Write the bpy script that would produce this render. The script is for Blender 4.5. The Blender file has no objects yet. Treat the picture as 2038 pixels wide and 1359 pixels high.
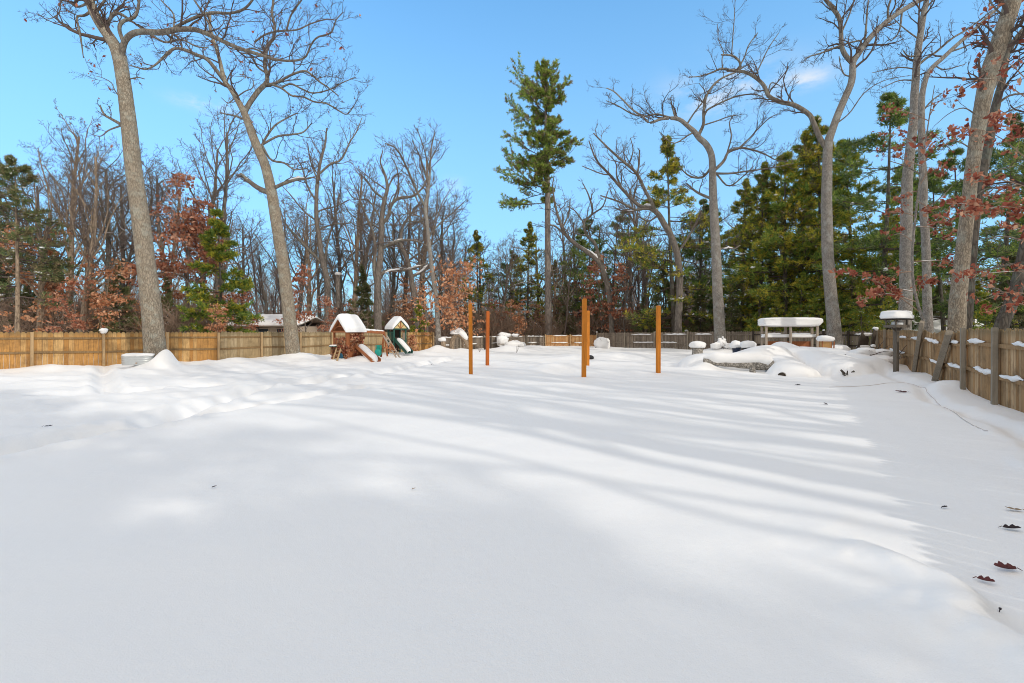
import bpy, math, random
import numpy as np
from mathutils import Vector

C = bpy.context.scene.collection
F, HX, HY, CH = 960.0, 1019.0, 657.0, 1.6      # focal length (in pixels of the photograph), principal column, horizon row, eye height
R = math.radians
RNG = np.random.default_rng(7)
random.seed(7)

def P(px, py, Z):
    return np.array([(px - HX) / F * Z, Z, CH - (py - HY) / F * Z])
def PX(px, Z):
    return (px - HX) / F * Z
def norm(v):
    return v / np.maximum(np.linalg.norm(v, axis=-1, keepdims=True), 1e-9)

# ------------------------------------------------------------------ noise
def _h(i, j, s):
    n = np.sin(i * 127.1 + j * 311.7 + s * 74.7) * 43758.5453
    return n - np.floor(n)
def vnoise(x, y, s=0):
    x = np.asarray(x, float); y = np.asarray(y, float)
    i, j = np.floor(x), np.floor(y)
    u, v = x - i, y - j
    u = u * u * u * (u * (u * 6 - 15) + 10); v = v * v * v * (v * (v * 6 - 15) + 10)
    a, b, c, d = _h(i, j, s), _h(i + 1, j, s), _h(i, j + 1, s), _h(i + 1, j + 1, s)
    return (a * (1 - u) + b * u) * (1 - v) + (c * (1 - u) + d * u) * v - 0.5
def fbm(x, y, s=0, o=3):
    t = 0; a = 1.0
    for k in range(o):
        t = t + a * vnoise(x, y, s + k * 13); x = x * 2.03 + 5.1; y = y * 2.03 - 3.7; a *= 0.5
    return t

# ------------------------------------------------------------------ mesh builder
class Geo:
    def __init__(self):
        self.v = []; self.f = []; self.n = 0
    def add(self, verts, faces, mat=0, smooth=True):
        verts = np.asarray(verts, float).reshape(-1, 3); faces = np.asarray(faces, np.int64)
        if len(faces) == 0: return
        self.v.append(verts); self.f.append((faces + self.n, mat, smooth)); self.n += len(verts)
    def tubes(self, pts, rad, sides=5, mat=0, smooth=True, cap=False):
        pts = np.asarray(pts, float); rad = np.asarray(rad, float)
        if pts.ndim == 2: pts = pts[None]; rad = rad[None]
        B, K, _ = pts.shape
        if B == 0: return
        T = np.empty_like(pts)
        T[:, 1:-1] = pts[:, 2:] - pts[:, :-2]; T[:, 0] = pts[:, 1] - pts[:, 0]; T[:, -1] = pts[:, -1] - pts[:, -2]
        T = norm(T)
        m = norm(pts[:, -1] - pts[:, 0])
        ref = np.where(np.abs(m[:, :1]) < 0.75, np.array([[1., 0, 0]]), np.array([[0, 1., 0]]))
        U = norm(np.cross(T, ref[:, None, :])); V = np.cross(T, U)
        a = np.arange(sides) * 2 * math.pi / sides
        ring = pts[:, :, None, :] + rad[:, :, None, None] * (np.cos(a)[None, None, :, None] * U[:, :, None, :] + np.sin(a)[None, None, :, None] * V[:, :, None, :])
        b = np.arange(B)[:, None, None] * K * sides; k = np.arange(K - 1)[None, :, None] * sides; s = np.arange(sides)[None, None, :]; s2 = (s + 1) % sides
        fq = np.stack([b + k + s, b + k + s2, b + k + sides + s2, b + k + sides + s], -1).reshape(-1, 4)
        self.add(ring.reshape(-1, 3), fq, mat, smooth)
        if cap:
            for bb in range(B):
                o = self.n - B * K * sides + bb * K * sides
                self.f.append((np.array([[o + q for q in range(sides)][::-1]]), mat, False))
                self.f.append((np.array([[o + (K - 1) * sides + q for q in range(sides)]]), mat, False))
    def box(self, c, s, rz=0, mat=0, tilt=None, up=None):
        x, y, z = np.array(s) / 2.0
        v = np.array([[-x, -y, -z], [x, -y, -z], [x, y, -z], [-x, y, -z], [-x, -y, z], [x, -y, z], [x, y, z], [-x, y, z]])
        if tilt:                                         # (axis, angle)
            ax, an = tilt; ca, sa = math.cos(an), math.sin(an)
            M = {'x': [[1, 0, 0], [0, ca, -sa], [0, sa, ca]], 'y': [[ca, 0, sa], [0, 1, 0], [-sa, 0, ca]]}[ax]
            v = v @ np.array(M).T
        ca, sa = math.cos(rz), math.sin(rz)
        v = v @ np.array([[ca, -sa, 0], [sa, ca, 0], [0, 0, 1]]).T + np.array(c)
        self.add(v, [[0, 3, 2, 1], [4, 5, 6, 7], [0, 1, 5, 4], [1, 2, 6, 5], [2, 3, 7, 6], [3, 0, 4, 7]], mat, False)
    def beam(self, a, b, w, h, mat=0, side=None):        # rectangular bar from a to b, w across, h in the other direction
        a = np.array(a, float); b = np.array(b, float); t = norm(b - a)
        r = np.array([0, 0, 1.]) if abs(t[2]) < 0.95 else np.array([0, 1., 0])
        if side is not None: r = np.array(side, float)
        u = norm(np.cross(t, r)); v = np.cross(u, t)
        q = [(-1, -1), (1, -1), (1, 1), (-1, 1)]
        vs = [p + u * i * w / 2 + v * j * h / 2 for p in (a, b) for i, j in q]
        self.add(vs, [[0, 3, 2, 1], [4, 5, 6, 7], [0, 1, 5, 4], [1, 2, 6, 5], [2, 3, 7, 6], [3, 0, 4, 7]], mat, False)
    def prism(self, prof, y0, y1, mat=0):                # polygon in x,z pushed along y
        n = len(prof)
        v = [(x, y0, z) for x, z in prof] + [(x, y1, z) for x, z in prof]
        self.add(v, np.zeros((0, 4), int)) if False else None
        self.v.append(np.array(v, float))
        o = self.n; self.n += 2 * n
        self.f.append((np.array([[o + i for i in range(n)]]), mat, False))
        self.f.append((np.array([[o + n + i for i in range(n)][::-1]]), mat, False))
        self.f.append((np.array([[o + i, o + n + i, o + n + (i + 1) % n, o + (i + 1) % n] for i in range(n)]), mat, False))
    def ell(self, c, r, e=2.0, n=14, m=24, rz=0, rough=0.0, seed=0, flat=None, mat=0):   # super-ellipsoid lump
        th = np.linspace(-math.pi / 2, math.pi / 2, n + 1); ph = np.arange(m) * 2 * math.pi / m
        TH, PH = np.meshgrid(th, ph, indexing='ij')
        p = 2.0 / e
        f = lambda w: np.sign(w) * np.abs(w) ** p
        x = f(np.cos(TH)) * f(np.cos(PH)); y = f(np.cos(TH)) * f(np.sin(PH)); z = f(np.sin(TH))
        k = 1 + rough * (fbm(x * 2.1 + seed, y * 2.1 + z * 1.7, seed) + fbm(z * 2.3 - seed, x * 1.3 + y * 1.9, seed + 3)) + (.05 * fbm(x * 6 + seed, y * 6 - z * 5, seed + 8, 2) if rough else 0)
        x, y, z = x * r[0] * k, y * r[1] * k, z * r[2] * k
        if flat is not None: z = np.maximum(z, -flat)
        ca, sa = math.cos(rz), math.sin(rz)
        v = np.stack([x * ca - y * sa + c[0], x * sa + y * ca + c[1], z + c[2]], -1).reshape(-1, 3)
        i = np.arange(n)[:, None] * m; j = np.arange(m)[None, :]; j2 = (j + 1) % m
        self.add(v, np.stack([i + j, i + j2, i + m + j2, i + m + j], -1).reshape(-1, 4), mat)
    def sheet(self, hx, hy, base, thick, nx=18, ny=18, c=(0, 0), seed=0, pw=5, over=0.03, mat=0, rough=0.25):   # lying snow on a surface base(x,y)
        u = np.sin(np.linspace(-math.pi / 2, math.pi / 2, nx)); v = np.sin(np.linspace(-math.pi / 2, math.pi / 2, ny))
        U, V = np.meshgrid(u, v, indexing='ij')
        X, Y = U * hx, V * hy
        B = base(X, Y)
        edge = ((1 - np.abs(U) ** pw) * (1 - np.abs(V) ** pw)) ** 0.45
        n = fbm(X * 1.9 + seed, Y * 1.9 - seed, seed)
        Zt = B + thick * edge * (1 + rough * n) - 0.012
        bul = 1 + over * np.sin(np.clip(edge, 0, 1) * math.pi)
        top = np.stack([X * bul + c[0] + 0.02 * n, Y * bul + c[1], Zt], -1).reshape(-1, 3)
        bot = np.stack([X + c[0], Y + c[1], B - 0.03], -1).reshape(-1, 3)
        i = np.arange(nx - 1)[:, None] * ny; j = np.arange(ny - 1)[None, :]
        q = np.stack([i + j, i + ny + j, i + ny + j + 1, i + j + 1], -1).reshape(-1, 4)
        self.add(top, q, mat); self.add(bot, q[:, ::-1], mat)
        N = nx * ny; o = self.n - 2 * N
        r = [(a, 0) for a in range(nx)] + [(nx - 1, b) for b in range(1, ny)] + [(a, ny - 1) for a in range(nx - 2, -1, -1)] + [(0, b) for b in range(ny - 2, 0, -1)]
        ids = [a * ny + b for a, b in r]
        self.f.append((np.array([[o + ids[k], o + N + ids[k], o + N + ids[(k + 1) % len(ids)], o + ids[(k + 1) % len(ids)]] for k in range(len(ids))]), mat, True))
    def leaves(self, ctr, size, rng, mats=(0,), long=1.7, droop=0.0):
        n = len(ctr)
        if n == 0: return
        a = norm(rng.normal(size=(n, 3)) - np.array([0, 0, droop])); b = norm(np.cross(a, rng.normal(size=(n, 3)))); c = np.cross(a, b)
        s = (size * rng.uniform(0.6, 1.3, n))[:, None]
        L, W = s * long / 2, s / 2
        v = np.stack([ctr - a * L, ctr + b * W - c * W * .35 - a * L * .1, ctr + b * W * .55 + a * L * .5 - c * W * .2, ctr + a * L + c * W * .25, ctr - b * W * .55 + a * L * .5 - c * W * .2, ctr - b * W - c * W * .35 - a * L * .1], 1)
        base = np.arange(n)[:, None] * 6
        q1 = base + np.array([[0, 1, 2, 3]]); q2 = base + np.array([[0, 3, 4, 5]])
        which = rng.integers(0, len(mats), n)
        vv = v.reshape(-1, 3); first = True
        self.v.append(vv); o = self.n; self.n += len(vv)
        for k, m in enumerate(mats):
            w = which == k
            if w.any(): self.f.append((np.concatenate([q1[w], q2[w]]) + o, m, True))
    def needles(self, ctr, axis, length, width, per, rng, mats=(0,), spread=0.8):
        n = len(ctr)
        if n == 0: return
        ctr = np.repeat(ctr, per, 0); axis = np.repeat(axis, per, 0); N = len(ctr)
        d = norm(axis + spread * rng.normal(size=(N, 3)))
        w = norm(np.cross(d, rng.normal(size=(N, 3))))
        l = (length * rng.uniform(0.6, 1.2, N))[:, None]
        p0 = ctr + 0.08 * length * rng.normal(size=(N, 3))
        v = np.stack([p0 - w * width * .35, p0 + d * l, p0 + d * l * .45 + w * width * .65], 1)
        fc = np.arange(N)[:, None] * 3 + np.array([[0, 1, 2]])
        which = np.repeat(rng.integers(0, len(mats), n), per)
        self.v.append(v.reshape(-1, 3)); o = self.n; self.n += 3 * N
        for k, m in enumerate(mats):
            q = which == k
            if q.any(): self.f.append((fc[q] + o, m, True))
    def build(self, name, mats, parent=None, bevel=0):
        me = bpy.data.meshes.new(name)
        V = np.concatenate(self.v).astype(np.float32)
        lens, idx, mi, sm = [], [], [], []
        for f, m, s in self.f:
            idx.append(f.reshape(-1)); lens.append(np.full(len(f), f.shape[1])); mi.append(np.full(len(f), m)); sm.append(np.full(len(f), s))
        idx = np.concatenate(idx).astype(np.int32); lens = np.concatenate(lens).astype(np.int32); mi = np.concatenate(mi).astype(np.int32); sm = np.concatenate(sm)
        me.vertices.add(len(V)); me.vertices.foreach_set('co', V.ravel())
        me.loops.add(len(idx)); me.loops.foreach_set('vertex_index', idx)
        me.polygons.add(len(lens)); me.polygons.foreach_set('loop_start', (np.cumsum(lens) - lens).astype(np.int32))
        me.polygons.foreach_set('material_index', mi); me.polygons.foreach_set('use_smooth', sm.astype(bool))
        for m in (mats if isinstance(mats, (list, tuple)) else [mats]): me.materials.append(m)
        me.update(calc_edges=True)
        o = bpy.data.objects.new(name, me); C.objects.link(o)
        if name in ('snow', 'leaves', 'dead_leaves', 'dead_vine'): o['kind'] = 'stuff'
        if parent is not None: o.parent = parent
        if bevel:
            b = o.modifiers.new('edge', 'BEVEL'); b.width = bevel; b.segments = 2; b.limit_method = 'ANGLE'
        return o

def tag(o, label=None, cat=None, group=None, kind=None):
    if label: o['label'] = label
    if cat: o['category'] = cat
    if group: o['group'] = group
    if kind: o['kind'] = kind
    return o
def thing(name, label, cat, loc=(0, 0, 0), rz=0, group=None):
    o = bpy.data.objects.new(name, None); C.objects.link(o); o.empty_display_size = 0.2
    o.location = [float(q) for q in loc]; o.rotation_euler = (0, 0, rz)
    return tag(o, label, cat, group)
def copy_thing(root, loc, rz, scale, label, group):
    r = root.copy(); C.objects.link(r); r.location = [float(q) for q in loc]; r.rotation_euler = (0, 0, rz); r.scale = scale
    r['label'] = label; r['group'] = group
    for ch in list(root.children):
        c = ch.copy(); C.objects.link(c); c.parent = r
        for g in ch.children:
            d = g.copy(); C.objects.link(d); d.parent = c
    return r

# ------------------------------------------------------------------ materials
class NT:
    def __init__(self, name):
        self.m = bpy.data.materials.new(name); self.m.use_nodes = True
        self.t = self.m.node_tree; self.n = self.t.nodes; self.b = self.n['Principled BSDF']
    def node(self, typ, **kw):
        x = self.n.new(typ)
        for k, v in kw.items():
            if k in ('operation', 'blend_type', 'data_type', 'wave_type', 'bands_direction', 'feature', 'distance', 'noise_type'): setattr(x, k, v)
            else: self.set(x.inputs[k.replace('_', ' ')], v)
        return x
    def set(self, sock, v):
        if isinstance(v, bpy.types.NodeSocket): self.t.links.new(v, sock)
        else: sock.default_value = v
    def coords(self, kind='Object', scale=(1, 1, 1)):
        tc = self.n.new('ShaderNodeTexCoord'); mp = self.n.new('ShaderNodeMapping'); mp.inputs['Scale'].default_value = scale
        self.t.links.new(tc.outputs[kind], mp.inputs['Vector']); return mp.outputs[0]
    def noise(self, vec, scale, detail=4, rough=0.55):
        x = self.node('ShaderNodeTexNoise', Vector=vec, Scale=scale, Detail=detail, Roughness=rough); return x.outputs[0]
    def ramp(self, fac, stops):
        x = self.n.new('ShaderNodeValToRGB'); e = x.color_ramp.elements
        while len(e) < len(stops): e.new(0.5)
        for i, (p, c) in enumerate(stops): e[i].position = p; e[i].color = (*c, 1) if len(c) == 3 else c
        self.t.links.new(fac, x.inputs[0]); return x.outputs[0]
    def mix(self, fac, a, b, blend='MIX'):
        x = self.n.new('ShaderNodeMix'); x.data_type = 'RGBA'; x.blend_type = blend
        for s, v in ((x.inputs[0], fac), (x.inputs[6], a), (x.inputs[7], b)):
            self.set(s, (*v, 1) if isinstance(v, tuple) and len(v) == 3 else v)
        return x.outputs[2]
    def math(self, op, a, b=0.0, clamp=False):
        x = self.n.new('ShaderNodeMath'); x.operation = op; x.use_clamp = clamp; self.set(x.inputs[0], a); self.set(x.inputs[1], b); return x.outputs[0]
    def bump(self, h, strength=0.4, dist=0.02):
        x = self.node('ShaderNodeBump', Height=h, Strength=strength, Distance=dist); self.t.links.new(x.outputs[0], self.b.inputs['Normal']); return x
    def island(self):
        return self.n.new('ShaderNodeNewGeometry').outputs['Random Per Island']
    def objrand(self):
        return self.n.new('ShaderNodeObjectInfo').outputs['Random']
    def upness(self, lo, hi):
        g = self.n.new('ShaderNodeNewGeometry'); s = self.n.new('ShaderNodeSeparateXYZ'); self.t.links.new(g.outputs['True Normal'], s.inputs[0])
        m = self.n.new('ShaderNodeMapRange'); m.interpolation_type = 'SMOOTHSTEP'; self.t.links.new(s.outputs[2], m.inputs[0]); m.inputs[1].default_value = lo; m.inputs[2].default_value = hi; return m.outputs[0]
    def fin(self, col, rough=0.8, spec=0.2):
        self.set(self.b.inputs['Base Color'], (*col, 1) if isinstance(col, tuple) and len(col) == 3 else col)
        self.b.inputs['Roughness'].default_value = rough; self.b.inputs['Specular IOR Level'].default_value = spec
        return self.m

SNOWC = (0.86, 0.855, 0.85)
def mat_snow(name, bump=True):
    k = NT(name); v = k.coords()
    c = k.mix(k.noise(v, 1.3, 3), (0.84, 0.84, 0.845), SNOWC)
    if bump:
        h = k.math('ADD', k.math('MULTIPLY', k.noise(v, 9, 5), 0.7), k.math('MULTIPLY', k.noise(v, 70, 3), 0.25))
        k.bump(h, 0.6, 0.03)
    return k.fin(c, 0.65, 0.25)
def mat_bark(name, dark, light, lichen=None, snow=0.0, zs=0.22, sc=9.0, strength=0.9):
    k = NT(name); v = k.coords('Object', (1, 1, zs)); v2 = k.coords('Object', (1, 1, 1))
    vor = k.node('ShaderNodeTexVoronoi', feature='DISTANCE_TO_EDGE', Vector=k.mix(0.13, v, k.node('ShaderNodeTexNoise', Vector=v, Scale=sc * .7, Detail=3.0).outputs[1]), Scale=sc)
    ridge = k.math('MULTIPLY', vor.outputs['Distance'], 4.0, True)
    n = k.noise(v, sc * 1.6, 5, .65)
    f = k.math('ADD', k.math('MULTIPLY', ridge, 0.55), k.math('MULTIPLY', n, 0.6))
    col = k.ramp(f, [(0.2, dark), (0.75, light)])
    col = k.mix(k.math('MULTIPLY', k.noise(v2, 1.1, 4), 0.7), col, tuple(q * .55 for q in light))
    if lichen:
        m = k.ramp(k.noise(v2, 2.6, 5, .65), [(0.5, (0, 0, 0)), (0.62, (1, 1, 1))])
        col = k.mix(k.math('MULTIPLY', m, 0.38), col, lichen)
    if snow:
        s = k.math('MULTIPLY', k.upness(0.62, 0.8), k.ramp(k.noise(v2, 1.6, 3), [(0.62 - snow * .35, (0, 0, 0)), (0.66 - snow * .35, (1, 1, 1))]))
        col = k.mix(s, col, SNOWC)
    k.bump(f, strength, 0.03)
    return k.fin(col, 0.9, 0.1)
def mat_twig(name, a, b, snow=0.0):
    k = NT(name); v = k.coords()
    col = k.mix(k.noise(v, 2.0, 2), a, b)
    if snow:
        s = k.math('MULTIPLY', k.upness(0.6, 0.75), k.ramp(k.noise(v, 1.2, 2), [(0.6 - snow * .3, (0, 0, 0)), (0.64 - snow * .3, (1, 1, 1))]))
        col = k.mix(s, col, SNOWC)
    return k.fin(col, 0.9, 0.1)
def mat_leaf(name, stops, trans=0.25, rough=0.6, osh=0.0):
    k = NT(name)
    col = k.ramp(k.island(), stops)
    if osh:
        hs = k.n.new('ShaderNodeHueSaturation'); k.t.links.new(col, hs.inputs['Color'])
        k.set(hs.inputs['Value'], k.math('ADD', k.math('MULTIPLY', k.objrand(), osh * 2), 1 - osh)); k.set(hs.inputs['Hue'], k.math('ADD', k.math('MULTIPLY', k.objrand(), -0.025), 0.51)); col = hs.outputs[0]
    k.fin(col, rough, 0.15)
    t = k.n.new('ShaderNodeBsdfTranslucent'); k.set(t.inputs[0], col); mx = k.n.new('ShaderNodeMixShader'); mx.inputs[0].default_value = trans
    k.t.links.new(k.b.outputs[0], mx.inputs[1]); k.t.links.new(t.outputs[0], mx.inputs[2])
    k.t.links.new(mx.outputs[0], k.n['Material Output'].inputs['Surface'])
    return k.m
def mat_wood(name, stops, grain=(14, 14, 0.9), stain=(0.1, 0.08, 0.06), stainamt=0.5, bump=0.4, snow=0.0, topgrime=None):
    k = NT(name); v = k.coords('Object', grain); v2 = k.coords()
    isl = k.island()
    col = k.ramp(isl, stops)
    sh = k.n.new('ShaderNodeVectorMath'); sh.operation = 'ADD'; k.t.links.new(v, sh.inputs[0])
    cmb = k.n.new('ShaderNodeCombineXYZ'); k.set(cmb.inputs[0], k.math('MULTIPLY', isl, 37.0)); k.set(cmb.inputs[2], k.math('MULTIPLY', isl, 11.0)); k.t.links.new(cmb.outputs[0], sh.inputs[1])
    g = k.noise(sh.outputs[0], 2.2, 5, .6)
    col = k.mix(k.math('MULTIPLY', k.ramp(g, [(0.35, (1, 1, 1)), (0.6, (0, 0, 0))]), 0.45), col, stain)
    st = k.ramp(k.noise(v2, 1.7, 5, .7), [(0.48, (0, 0, 0)), (0.7, (1, 1, 1))])
    col = k.mix(k.math('MULTIPLY', st, stainamt), col, stain)
    if topgrime:                                     # weathered band along the board tops
        s3 = k.n.new('ShaderNodeSeparateXYZ'); k.t.links.new(v2, s3.inputs[0])
        m = k.n.new('ShaderNodeMapRange'); m.interpolation_type = 'SMOOTHSTEP'; k.t.links.new(k.math('ADD', s3.outputs[2], k.math('MULTIPLY', g, .22)), m.inputs[0]); m.inputs[1].default_value = topgrime; m.inputs[2].default_value = topgrime + .2
        col = k.mix(k.math('MULTIPLY', m.outputs[0], .55), col, (0.15, 0.125, 0.07))
    if snow:
        s = k.math('MULTIPLY', k.upness(0.7, 0.85), k.ramp(k.noise(v2, 1.4, 3), [(0.6 - snow * .3, (0, 0, 0)), (0.63 - snow * .3, (1, 1, 1))]))
        col = k.mix(s, col, SNOWC)
    k.bump(g, bump, 0.01)
    return k.fin(col, 0.85, 0.15)
def mat_plain(name, c, rough=0.5, metal=0.0, var=0.15):
    k = NT(name); v = k.coords()
    col = k.mix(k.noise(v, 6, 4), tuple(q * (1 - var) for q in c), tuple(min(1, q * (1 + var)) for q in c))
    k.bump(k.noise(v, 40, 3), 0.1, 0.01)
    k.b.inputs['Metallic'].default_value = metal
    return k.fin(col, rough, 0.3)

M = {}
M['snow'] = mat_snow('fluffy_snow')
M['oak'] = mat_bark('oak_bark', (0.085, 0.066, 0.048), (0.43, 0.36, 0.275), lichen=(0.42, 0.44, 0.38), sc=19, zs=.30)
M['greybark'] = mat_bark('grey_bark', (0.085, 0.076, 0.066), (0.39, 0.35, 0.31), lichen=(0.43, 0.45, 0.42), sc=21, zs=.3)
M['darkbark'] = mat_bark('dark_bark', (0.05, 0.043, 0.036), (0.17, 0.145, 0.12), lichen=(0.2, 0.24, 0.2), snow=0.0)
M['snowbark'] = mat_bark('snowy_bark', (0.08, 0.068, 0.06), (0.25, 0.215, 0.185), snow=0.55, strength=.5)
M['tanbark'] = mat_bark('tan_bark', (0.14, 0.10, 0.07), (0.42, 0.32, 0.23), snow=0.2, strength=.5)
M['pinebark'] = mat_bark('pine_bark', (0.10, 0.085, 0.075), (0.34, 0.29, 0.25), sc=7)
M['twig'] = mat_twig('twig_bark', (0.075, 0.055, 0.05), (0.15, 0.115, 0.10))
M['twigs'] = mat_twig('snowy_twig_bark', (0.11, 0.083, 0.07), (0.22, 0.17, 0.145), snow=0.25)
M['twigb'] = mat_twig('brown_twig_bark', (0.22, 0.15, 0.11), (0.38, 0.27, 0.20), snow=0.3)
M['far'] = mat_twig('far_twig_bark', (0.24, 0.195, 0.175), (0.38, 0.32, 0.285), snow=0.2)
M['orange'] = mat_leaf('orange_dead_leaves', [(0, (0.30, 0.12, 0.06)), (0.5, (0.62, 0.28, 0.14)), (1, (0.75, 0.46, 0.29))], 0.3)
M['red'] = mat_leaf('red_dead_leaves', [(0, (0.18, 0.05, 0.035)), (0.4, (0.38, 0.11, 0.07)), (0.75, (0.50, 0.20, 0.12)), (1, (0.60, 0.36, 0.24))], 0.35)
M['rust'] = mat_leaf('rust_dead_leaves', [(0, (0.22, 0.08, 0.05)), (0.5, (0.46, 0.18, 0.105)), (1, (0.62, 0.36, 0.24))], 0.3)
M['limb'] = mat_bark('limb_bark', (0.07, 0.058, 0.05), (0.25, 0.215, 0.18), lichen=(0.28, 0.30, 0.26), strength=.5)
M['brown'] = mat_leaf('brown_dead_leaves', [(0, (0.18, 0.10, 0.065)), (0.5, (0.38, 0.21, 0.125)), (1, (0.52, 0.33, 0.21))], 0.3)
M['pine'] = mat_leaf('pine_needles', [(0, (0.06, 0.125, 0.03)), (0.5, (0.20, 0.31, 0.065)), (1, (0.42, 0.49, 0.11))], 0.4, osh=0.22)
M['pinedk'] = mat_leaf('dark_hemlock_needles', [(0, (0.065, 0.12, 0.055)), (0.5, (0.17, 0.23, 0.095)), (1, (0.33, 0.36, 0.15))], 0.38, osh=0.22)
M['pinegold'] = mat_leaf('golden_pine_needles', [(0, (0.22, 0.23, 0.03)), (0.5, (0.56, 0.49, 0.07)), (1, (0.75, 0.62, 0.09))], 0.4, osh=0.18)  # pine needles as the sun catches them: the sunlight is in the colour
M['pinebrt'] = mat_leaf('bright_pine_needles', [(0, (0.09, 0.15, 0.03)), (0.5, (0.22, 0.31, 0.06)), (1, (0.38, 0.44, 0.10))], 0.35, osh=0.15)
M['pineolive'] = mat_leaf('olive_pine_needles', [(0, (0.10, 0.095, 0.05)), (0.5, (0.23, 0.205, 0.10)), (1, (0.36, 0.30, 0.15))], 0.3, osh=0.2)
M['fence'] = mat_wood('honey_fence_board', [(0, (0.31, 0.14, 0.04)), (0.3, (0.60, 0.315, 0.10)), (0.6, (0.47, 0.25, 0.085)), (1, (0.66, 0.42, 0.18))], stain=(0.15, 0.085, 0.04), stainamt=.6, topgrime=1.42)
M['fencepale'] = mat_wood('pale_fence_board', [(0, (0.28, 0.20, 0.11)), (0.3, (0.46, 0.34, 0.19)), (0.6, (0.38, 0.28, 0.16)), (1, (0.54, 0.42, 0.26))], stain=(0.15, 0.11, 0.06), stainamt=.55, topgrime=1.36)
M['fencegold'] = mat_wood('new_gold_fence_board', [(0, (0.40, 0.20, 0.08)), (0.5, (0.52, 0.28, 0.115)), (1, (0.58, 0.36, 0.17))], stain=(0.24, 0.11, 0.05), stainamt=.3)
M['fencegrey'] = mat_wood('weathered_fence_board', [(0, (0.15, 0.12, 0.095)), (0.5, (0.24, 0.20, 0.16)), (1, (0.33, 0.27, 0.21))], stain=(0.09, 0.065, 0.05), stainamt=.5)
M['fenceold'] = mat_wood('old_brown_fence_board', [(0, (0.27, 0.14, 0.055)), (0.35, (0.44, 0.26, 0.12)), (0.7, (0.33, 0.21, 0.11)), (1, (0.58, 0.39, 0.22))], stain=(0.10, 0.065, 0.035), stainamt=.7, topgrime=1.5)
M['pole'] = mat_wood('weathered_pole_wood', [(0, (0.13, 0.11, 0.09)), (1, (0.20, 0.17, 0.14))], stain=(0.06, 0.05, 0.04), stainamt=.5)
M['postgrey'] = mat_wood('grey_post_wood', [(0, (0.28, 0.24, 0.19)), (1, (0.36, 0.30, 0.23))], stain=(0.15, 0.13, 0.10), stainamt=.6)
M['postdark'] = mat_wood('dark_wet_wood', [(0, (0.05, 0.04, 0.033)), (1, (0.09, 0.07, 0.055))], stain=(0.03, 0.025, 0.02), stainamt=.5)
M['posthoney'] = mat_wood('honey_post_wood', [(0, (0.44, 0.30, 0.16)), (1, (0.54, 0.38, 0.21))], stain=(0.20, 0.14, 0.09), stainamt=.45)
M['raildark'] = mat_wood('stained_rail_wood', [(0, (0.22, 0.14, 0.07)), (1, (0.33, 0.21, 0.10))], stain=(0.10, 0.07, 0.04), stainamt=.6)  # stained rails, with the shadow lines under them also put into the colour
M['cedar'] = mat_wood('orange_stained_cedar', [(0, (0.56, 0.20, 0.03)), (1, (0.62, 0.23, 0.035))], stain=(0.30, 0.10, 0.02), stainamt=.45, bump=.4)
M['cedarred'] = mat_wood('red_stained_cedar', [(0, (0.50, 0.13, 0.03)), (1, (0.55, 0.16, 0.035))], stain=(0.26, 0.06, 0.015), stainamt=.35, bump=.25)
M['playwood'] = mat_wood('playset_cedar', [(0, (0.33, 0.12, 0.05)), (1, (0.45, 0.18, 0.08))], stain=(0.16, 0.055, 0.03), stainamt=.4)
M['paleplank'] = mat_wood('pale_pine_plank', [(0, (0.38, 0.32, 0.26)), (1, (0.46, 0.38, 0.31))], stain=(0.26, 0.21, 0.17), stainamt=.5)
M['tan'] = mat_wood('tan_plywood', [(0, (0.52, 0.30, 0.12)), (1, (0.56, 0.33, 0.14))], stain=(0.36, 0.2, 0.09), stainamt=.3)
M['green'] = mat_plain('green_plastic', (0.02, 0.085, 0.065), 0.4)
M['teal'] = mat_plain('teal_plastic', (0.02, 0.33, 0.27), 0.4)
M['pink'] = mat_plain('pink_plastic', (0.75, 0.10, 0.33), 0.4)
M['yellow'] = mat_plain('yellow_plastic', (0.72, 0.50, 0.08), 0.45)
M['navy'] = mat_plain('navy_plastic', (0.02, 0.03, 0.06), 0.45)
M['bluedk'] = mat_plain('blue_plastic', (0.02, 0.10, 0.17), 0.45)
M['cream'] = mat_plain('cream_panel', (0.62, 0.47, 0.22), 0.7)
M['steel'] = mat_plain('galvanised_steel', (0.55, 0.57, 0.57), 0.42, 0.75)
M['rope'] = mat_plain('rope_fibre', (0.25, 0.2, 0.14), 0.9)
M['stucco'] = mat_plain('tan_house_wall', (0.44, 0.36, 0.28), 0.9)
M['black'] = mat_plain('black_rubber', (0.02, 0.02, 0.022), 0.6)
M['endgrain'] = mat_plain('cut_wood_end', (0.48, 0.27, 0.13), 0.85, var=.35)
M['window'] = mat_plain('window_glass', (0.05, 0.06, 0.07), 0.15)
M['deadleaf'] = mat_plain('fallen_leaf_brown', (0.13, 0.035, 0.035), 0.7, var=.4)
M['darkleaf'] = mat_plain('fallen_leaf_dark', (0.03, 0.02, 0.025), 0.7, var=.3)
M['tanleaf'] = mat_plain('fallen_leaf_tan', (0.34, 0.24, 0.15), 0.7, var=.3)
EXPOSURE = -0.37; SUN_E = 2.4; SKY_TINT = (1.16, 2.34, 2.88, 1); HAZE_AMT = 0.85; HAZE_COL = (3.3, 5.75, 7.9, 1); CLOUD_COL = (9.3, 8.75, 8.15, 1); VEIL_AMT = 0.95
def SP(s, d): return (s * .68 + d * .73, s * .73 - d * .68)
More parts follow.
